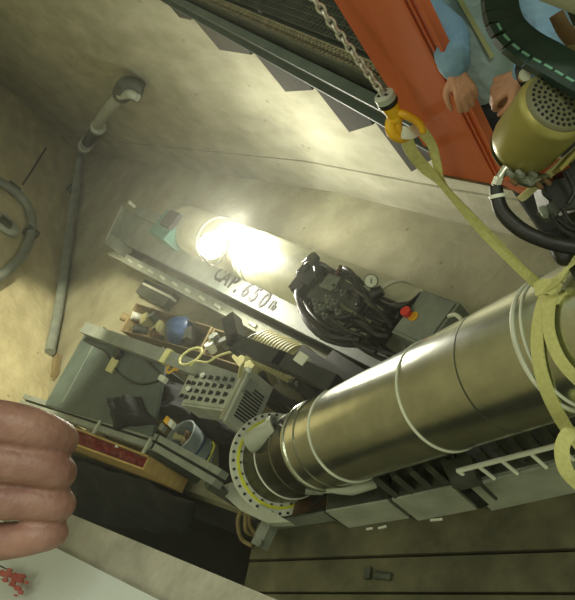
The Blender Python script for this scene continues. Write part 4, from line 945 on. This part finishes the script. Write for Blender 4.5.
# small wall-foot items at far left
b = nb(); cbox(b, F(56, 366, .05), (.10, .05, 0), (-.3, -.5, 0)*1 if False else (-.12, -.34, 0), UP*.08); bevel(b, .01, 1); tag(obj('wood_block', b, 'dwood'), 'brown wood block on the floor by the left wall', 'block')

# ================================================================== TROUGH ROW UNDER THE TUBE (right)
tr_ = thing('machine_trough', 'row of grey steel troughs and ribs under the big tube at the lower right', 'machine base', F(450, 505, 0))
def tq(name, quad, z, h, m, bev=.006, label=None): return pbox(name, quad, z, h, m, tr_, bev, label)
for (x0, y0, x1, y1, zz, w_, m) in ((463, 484, 640, 441, .42, .3, 'lgrey'), (392, 500, 452, 487, .36, .3, 'lgrey'), (326, 512, 388, 501, .3, .26, 'lgrey'), (262, 523, 324, 513, .15, .2, 'grey')):
    b = nb(); obox(b, F(x0, y0, zz), F(x1, y1, zz), w_, zz, 1); bevel(b, .006); obj('trough', b, m, tr_)
    b = nb(); obox(b, F(x0, y0, zz+.012)+UP.cross(t0)*.02, F(x1, y1, zz+.012)+UP.cross(t0)*.02, w_-.03, .011, 1); obj('trough_lid', b, 'dgrey', tr_)
for i in range(13):
    x = 372+i*17; y = 472-i*4.6
    b = nb(); p = F(x, y, .62); q = F(x+5, y+9, .62); cbox(b, (p+q)/2-UP*.25, (q-p), (q-p).cross(UP).normalized()*.04, UP*.5); bevel(b, .006, 1); obj('rib', b, 'dgrey', tr_)
tq('back_plate', [(340, 482), (600, 412), (600, 440), (352, 505)], .30, .25, 'blk')
tq('pad', [(440, 462), (470, 454), (476, 478), (452, 484)], .66, .1, 'dgrey')
tq('pad', [(452, 484), (462, 480), (482, 498), (472, 502)], .52, .1, 'blk')
# rusty cradle
b = nb(); lathe_loop(b, P1+ad*.05, ad, [(0, TR+.01), (0, TR+.10), (.35, TR+.10), (.35, TR+.01)], 24, 0, 2*math.pi)
bmesh.ops.bisect_plane(b, geom=b.verts[:]+b.edges[:]+b.faces[:], plane_co=P1-UP*.17, plane_no=UP, clear_outer=True)
tag(obj('rusty_cradle', b, 'rust'), 'rusty curved cradle under the flange end of the tube', 'cradle')
cl = thing('cable_ladder', 'narrow pale cable ladder with rungs beside the big tube', 'ladder', F(510, 465, .55))
l0, l1 = F(457, 471, .68), F(575, 441, .68); dv = (l1-l0).normalized(); l1 = l1+dv*.3
b = nb(); tube(b, [l0, l1], .016, 8, 1); obj('rail', b, 'white', cl)
m0_, m1_ = F(470, 485, .56), F(600, 452, .56)
b = nb(); tube(b, [m0_, m1_], .014, 8, 1); obj('rail', b, 'grey', cl)
for (x0, y0, x1, y1) in ((459, 472, 477, 483), (478, 466, 495, 479), (501, 460, 518, 474), (530, 453, 547, 468), (558, 446, 574, 460)):
    b = nb(); tube(b, [F(x0, y0, .68), F(x1, y1, .58)], .012, 8, 1); obj('rung', b, 'white', cl)
for a in (.05, .8):
    b = nb(); p = l0.lerp(l1, a); cyl(b, p, V((p.x, p.y, .25)), .012, .012, 8); obj('post', b, 'dgrey', cl)
# hanging cables and foot under the flange
for i, pl_ in enumerate(([(243, 508, .35), (238, 520, .25), (241, 538, .1), (252, 546, .03)], [(250, 510, .35), (250, 526, .2), (262, 540, .05)], [(246, 509, .35), (246, 530, .2), (256, 536, .04)])):
    b = nb(); tube(b, [F(x, y, z) for x, y, z in pl_], .018, 8, 6); tag(obj('hanging_cable', b, 'dwood'), ['leftmost brown cable hanging below the flange plate', 'rightmost brown cable hanging below the flange plate', 'middle brown cable hanging below the flange plate'][i], 'cable', 'brown cables hanging below the flange')
b = nb(); p, q = F(270, 524, .25), F(259, 547, .25); cbox(b, (p+q)/2, (q-p), (q-p).cross(UP).normalized()*.11, UP*.09); bevel(b, .01); ft = obj('support_foot', b, 'grey'); tag(ft, 'grey support foot sticking out below the flange over the shade hollow', 'foot')
b = nb(); q = F(261, 544, .31); cyl(b, q, q+UP*.03, .03, seg=12); obj('bolt', b, 'galv', ft)
for i, (x0, y0, x1, y1) in enumerate(((366, 530, 372, 529), (378, 529, 386, 527), (430, 521, 442, 520))):
    b = nb(); obox(b, F(x0, y0, .012), F(x1, y1, .012), .015, .012); tag(obj('chalk_mark', b, 'white'), ['small white strip on the floor, leftmost of three', 'small white strip on the floor, middle of three', 'small white strip on the floor, rightmost of three'][i], 'strip', 'white strips on the floor planks')

# ================================================================== FOREGROUND PARAPET AND HAND
zp = 3.955
par = thing('parapet', 'white enamelled parapet panel with a scuffed grey top rail in the foreground', 'parapet', F(60, 640, 2.9))
par.location.z = 3.0
A_, B_ = F(66, 512, zp), F(340, 626, zp); C_, D_ = F(250, 660, zp), F(-60, 490, zp)
B2 = F(280, 601, zp); dd = (B2-A_).normalized()
Ae, Be = A_-dd*.5, B2+dd*.35
wv = (F(110, 575, zp)-A_); wv = wv-dd*wv.dot(dd)
b = nb(); prism(b, [Ae, Be, Be+wv, Ae+wv], (0, 0, -.03)); bevel(b, .003, 3); obj('top_rail', b, 'rail', par)
b = nb(); prism(b, [Ae-UP*.03-wv*-.2, Be-UP*.03-wv*-.2, Be-UP*.03+wv*.8, Ae-UP*.03+wv*.8], (0, 0, -.85)); obj('upstand', b, 'grey', par)
b = nb(); prism(b, [Ae+wv+UP*.004, Be+wv+UP*.004, Be+wv*4+UP*.012, Ae+wv*4+UP*.012], (0, 0, -.02)); bevel(b, .005, 4); obj('white_panel', b, 'panel', par, 'smooth white enamel surface')
b = nb()
rk = random.Random(4)
for cx, cy, r_ in ((2, 573, 5), (8, 574, 5), (14, 577, 6), (19, 580, 5), (22, 576, 4), (12, 584, 4), (17, 588, 4), (20, 592, 3.5), (5, 580, 4), (26, 582, 2.5), (9, 570, 3), (15, 595, 2)):
    prism(b, [F(cx+math.cos(t*.698)*r_*rk.uniform(.55, 1.1), cy+math.sin(t*.698)*r_*.8*rk.uniform(.55, 1.1), zp+.0125+rk.uniform(0, .0003)) for t in range(9)], (0, 0, -.0008))
obj('red_mark', b, 'mark', par, 'worn red transfer mark')['kind'] = 'stuff'
b = nb(); prism(b, [F(x, y, zp+.0125) for x, y in ((-4, 563), (8, 569), (8, 570.5), (-4, 565))], (0, 0, -.0006)); obj('red_mark', b, 'ink', par, 'thin dark scratch')
# hand of the photographer
hm = nb()
d0 = .335
def hp_(x, y, d): return Cd(x, y, d0+d)
fing = [
 ([(-70, 420, .012), (-20, 420, -.004), (30, 426, -.006), (60, 437, .002), (68, 440, .016), (60, 443, .034), (40, 440, .04)], [.0128, .0124, .0112, .0106, .0096, .0088, .0078]),
 ([(-70, 462, .008), (-20, 460, -.006), (30, 464, -.006), (62, 471, .0), (66, 473, .016), (56, 474, .034), (36, 470, .04)], [.0120, .0118, .0106, .0102, .0094, .0088, .008]),
 ([(-70, 502, .008), (-20, 500, -.004), (30, 501, -.001), (62, 504, .003), (66, 504, .016), (56, 505, .032), (36, 502, .038)], [.0116, .0114, .0102, .0098, .009, .0084, .0078]),
 ([(-70, 548, .012), (-20, 544, .004), (20, 540, .002), (50, 535, .003), (60, 532, .012), (50, 535, .028), (32, 533, .032)], [.0116, .0112, .0102, .0094, .0088, .008, .0074]),
]
for pts, rs in fing: tube(hm, [hp_(x-7, y, d) for x, y, d in pts], [r*(.86 if fing.index((pts, rs)) else .9) for r in rs], 16, 5, True)
for i, (pts, rs) in enumerate(fing):   # metacarpals
    tube(hm, [hp_(-70, pts[0][1], .01), hp_(-130, 455+(pts[0][1]-480)*.8, .02), hp_(-200, 470+(pts[0][1]-480)*.5, .04)], [.0135, .015, .017], 14, 4, True)
tube(hm, [hp_(-190, 470, .045), hp_(-300, 470, .1), hp_(-420, 480, .16)], [.028, .03, .038], 18, 4, True)
tube(hm, [hp_(-170, 430, .045), hp_(-110, 400, .06), hp_(-60, 405, .07), hp_(-20, 418, .074)], [.018, .0145, .012, .0095], 14, 4, True)
hand = obj('person', hm, 'skin2'); remesh(hand, .0013, 2, .5)
tag(hand, 'person whose bare hand grips the white parapet at the lower left', 'person')
b = nb(); tube(b, [hp_(-300, 470, .1), hp_(-420, 480, .16), hp_(-560, 500, .22)], [.038, .046, .052], 20, 4); obj('sleeve', b, 'trous', hand, 'dark sleeve')
b = nb(); q = hp_(70, 439, .014); ball(b, q, .004, .005, .007, (R, U, B)); obj('fingernail', b, 'nail', hand, 'edge of a fingernail')

# ================================================================== HAZE volume added to the air for the glow around the flood lamp
hz = nb(); prism(hz, [V((-8, 17.5, -.0)), V((2.6, 17.5, 0)), V((2.6, 2.0, 0)), V((-8, 2.0, 0))], (0, 0, 4.0))
ho = obj('haze', hz, M['floor']); ho.data.materials.clear()
hm_ = bpy.data.materials.new('glow_haze'); hm_.use_nodes = True; nt = hm_.node_tree; nt.nodes.clear()
out = nt.nodes.new('ShaderNodeOutputMaterial'); vs = nt.nodes.new('ShaderNodeVolumeScatter'); vs.inputs['Density'].default_value = .012; vs.inputs['Anisotropy'].default_value = .72; vs.inputs['Color'].default_value = (1, 1, .85, 1)
nt.links.new(vs.outputs[0], out.inputs['Volume']); ho.data.materials.append(hm_)
tag(ho, 'thin haze added in the pit air for the glow around the lamp', 'haze', kind='stuff')
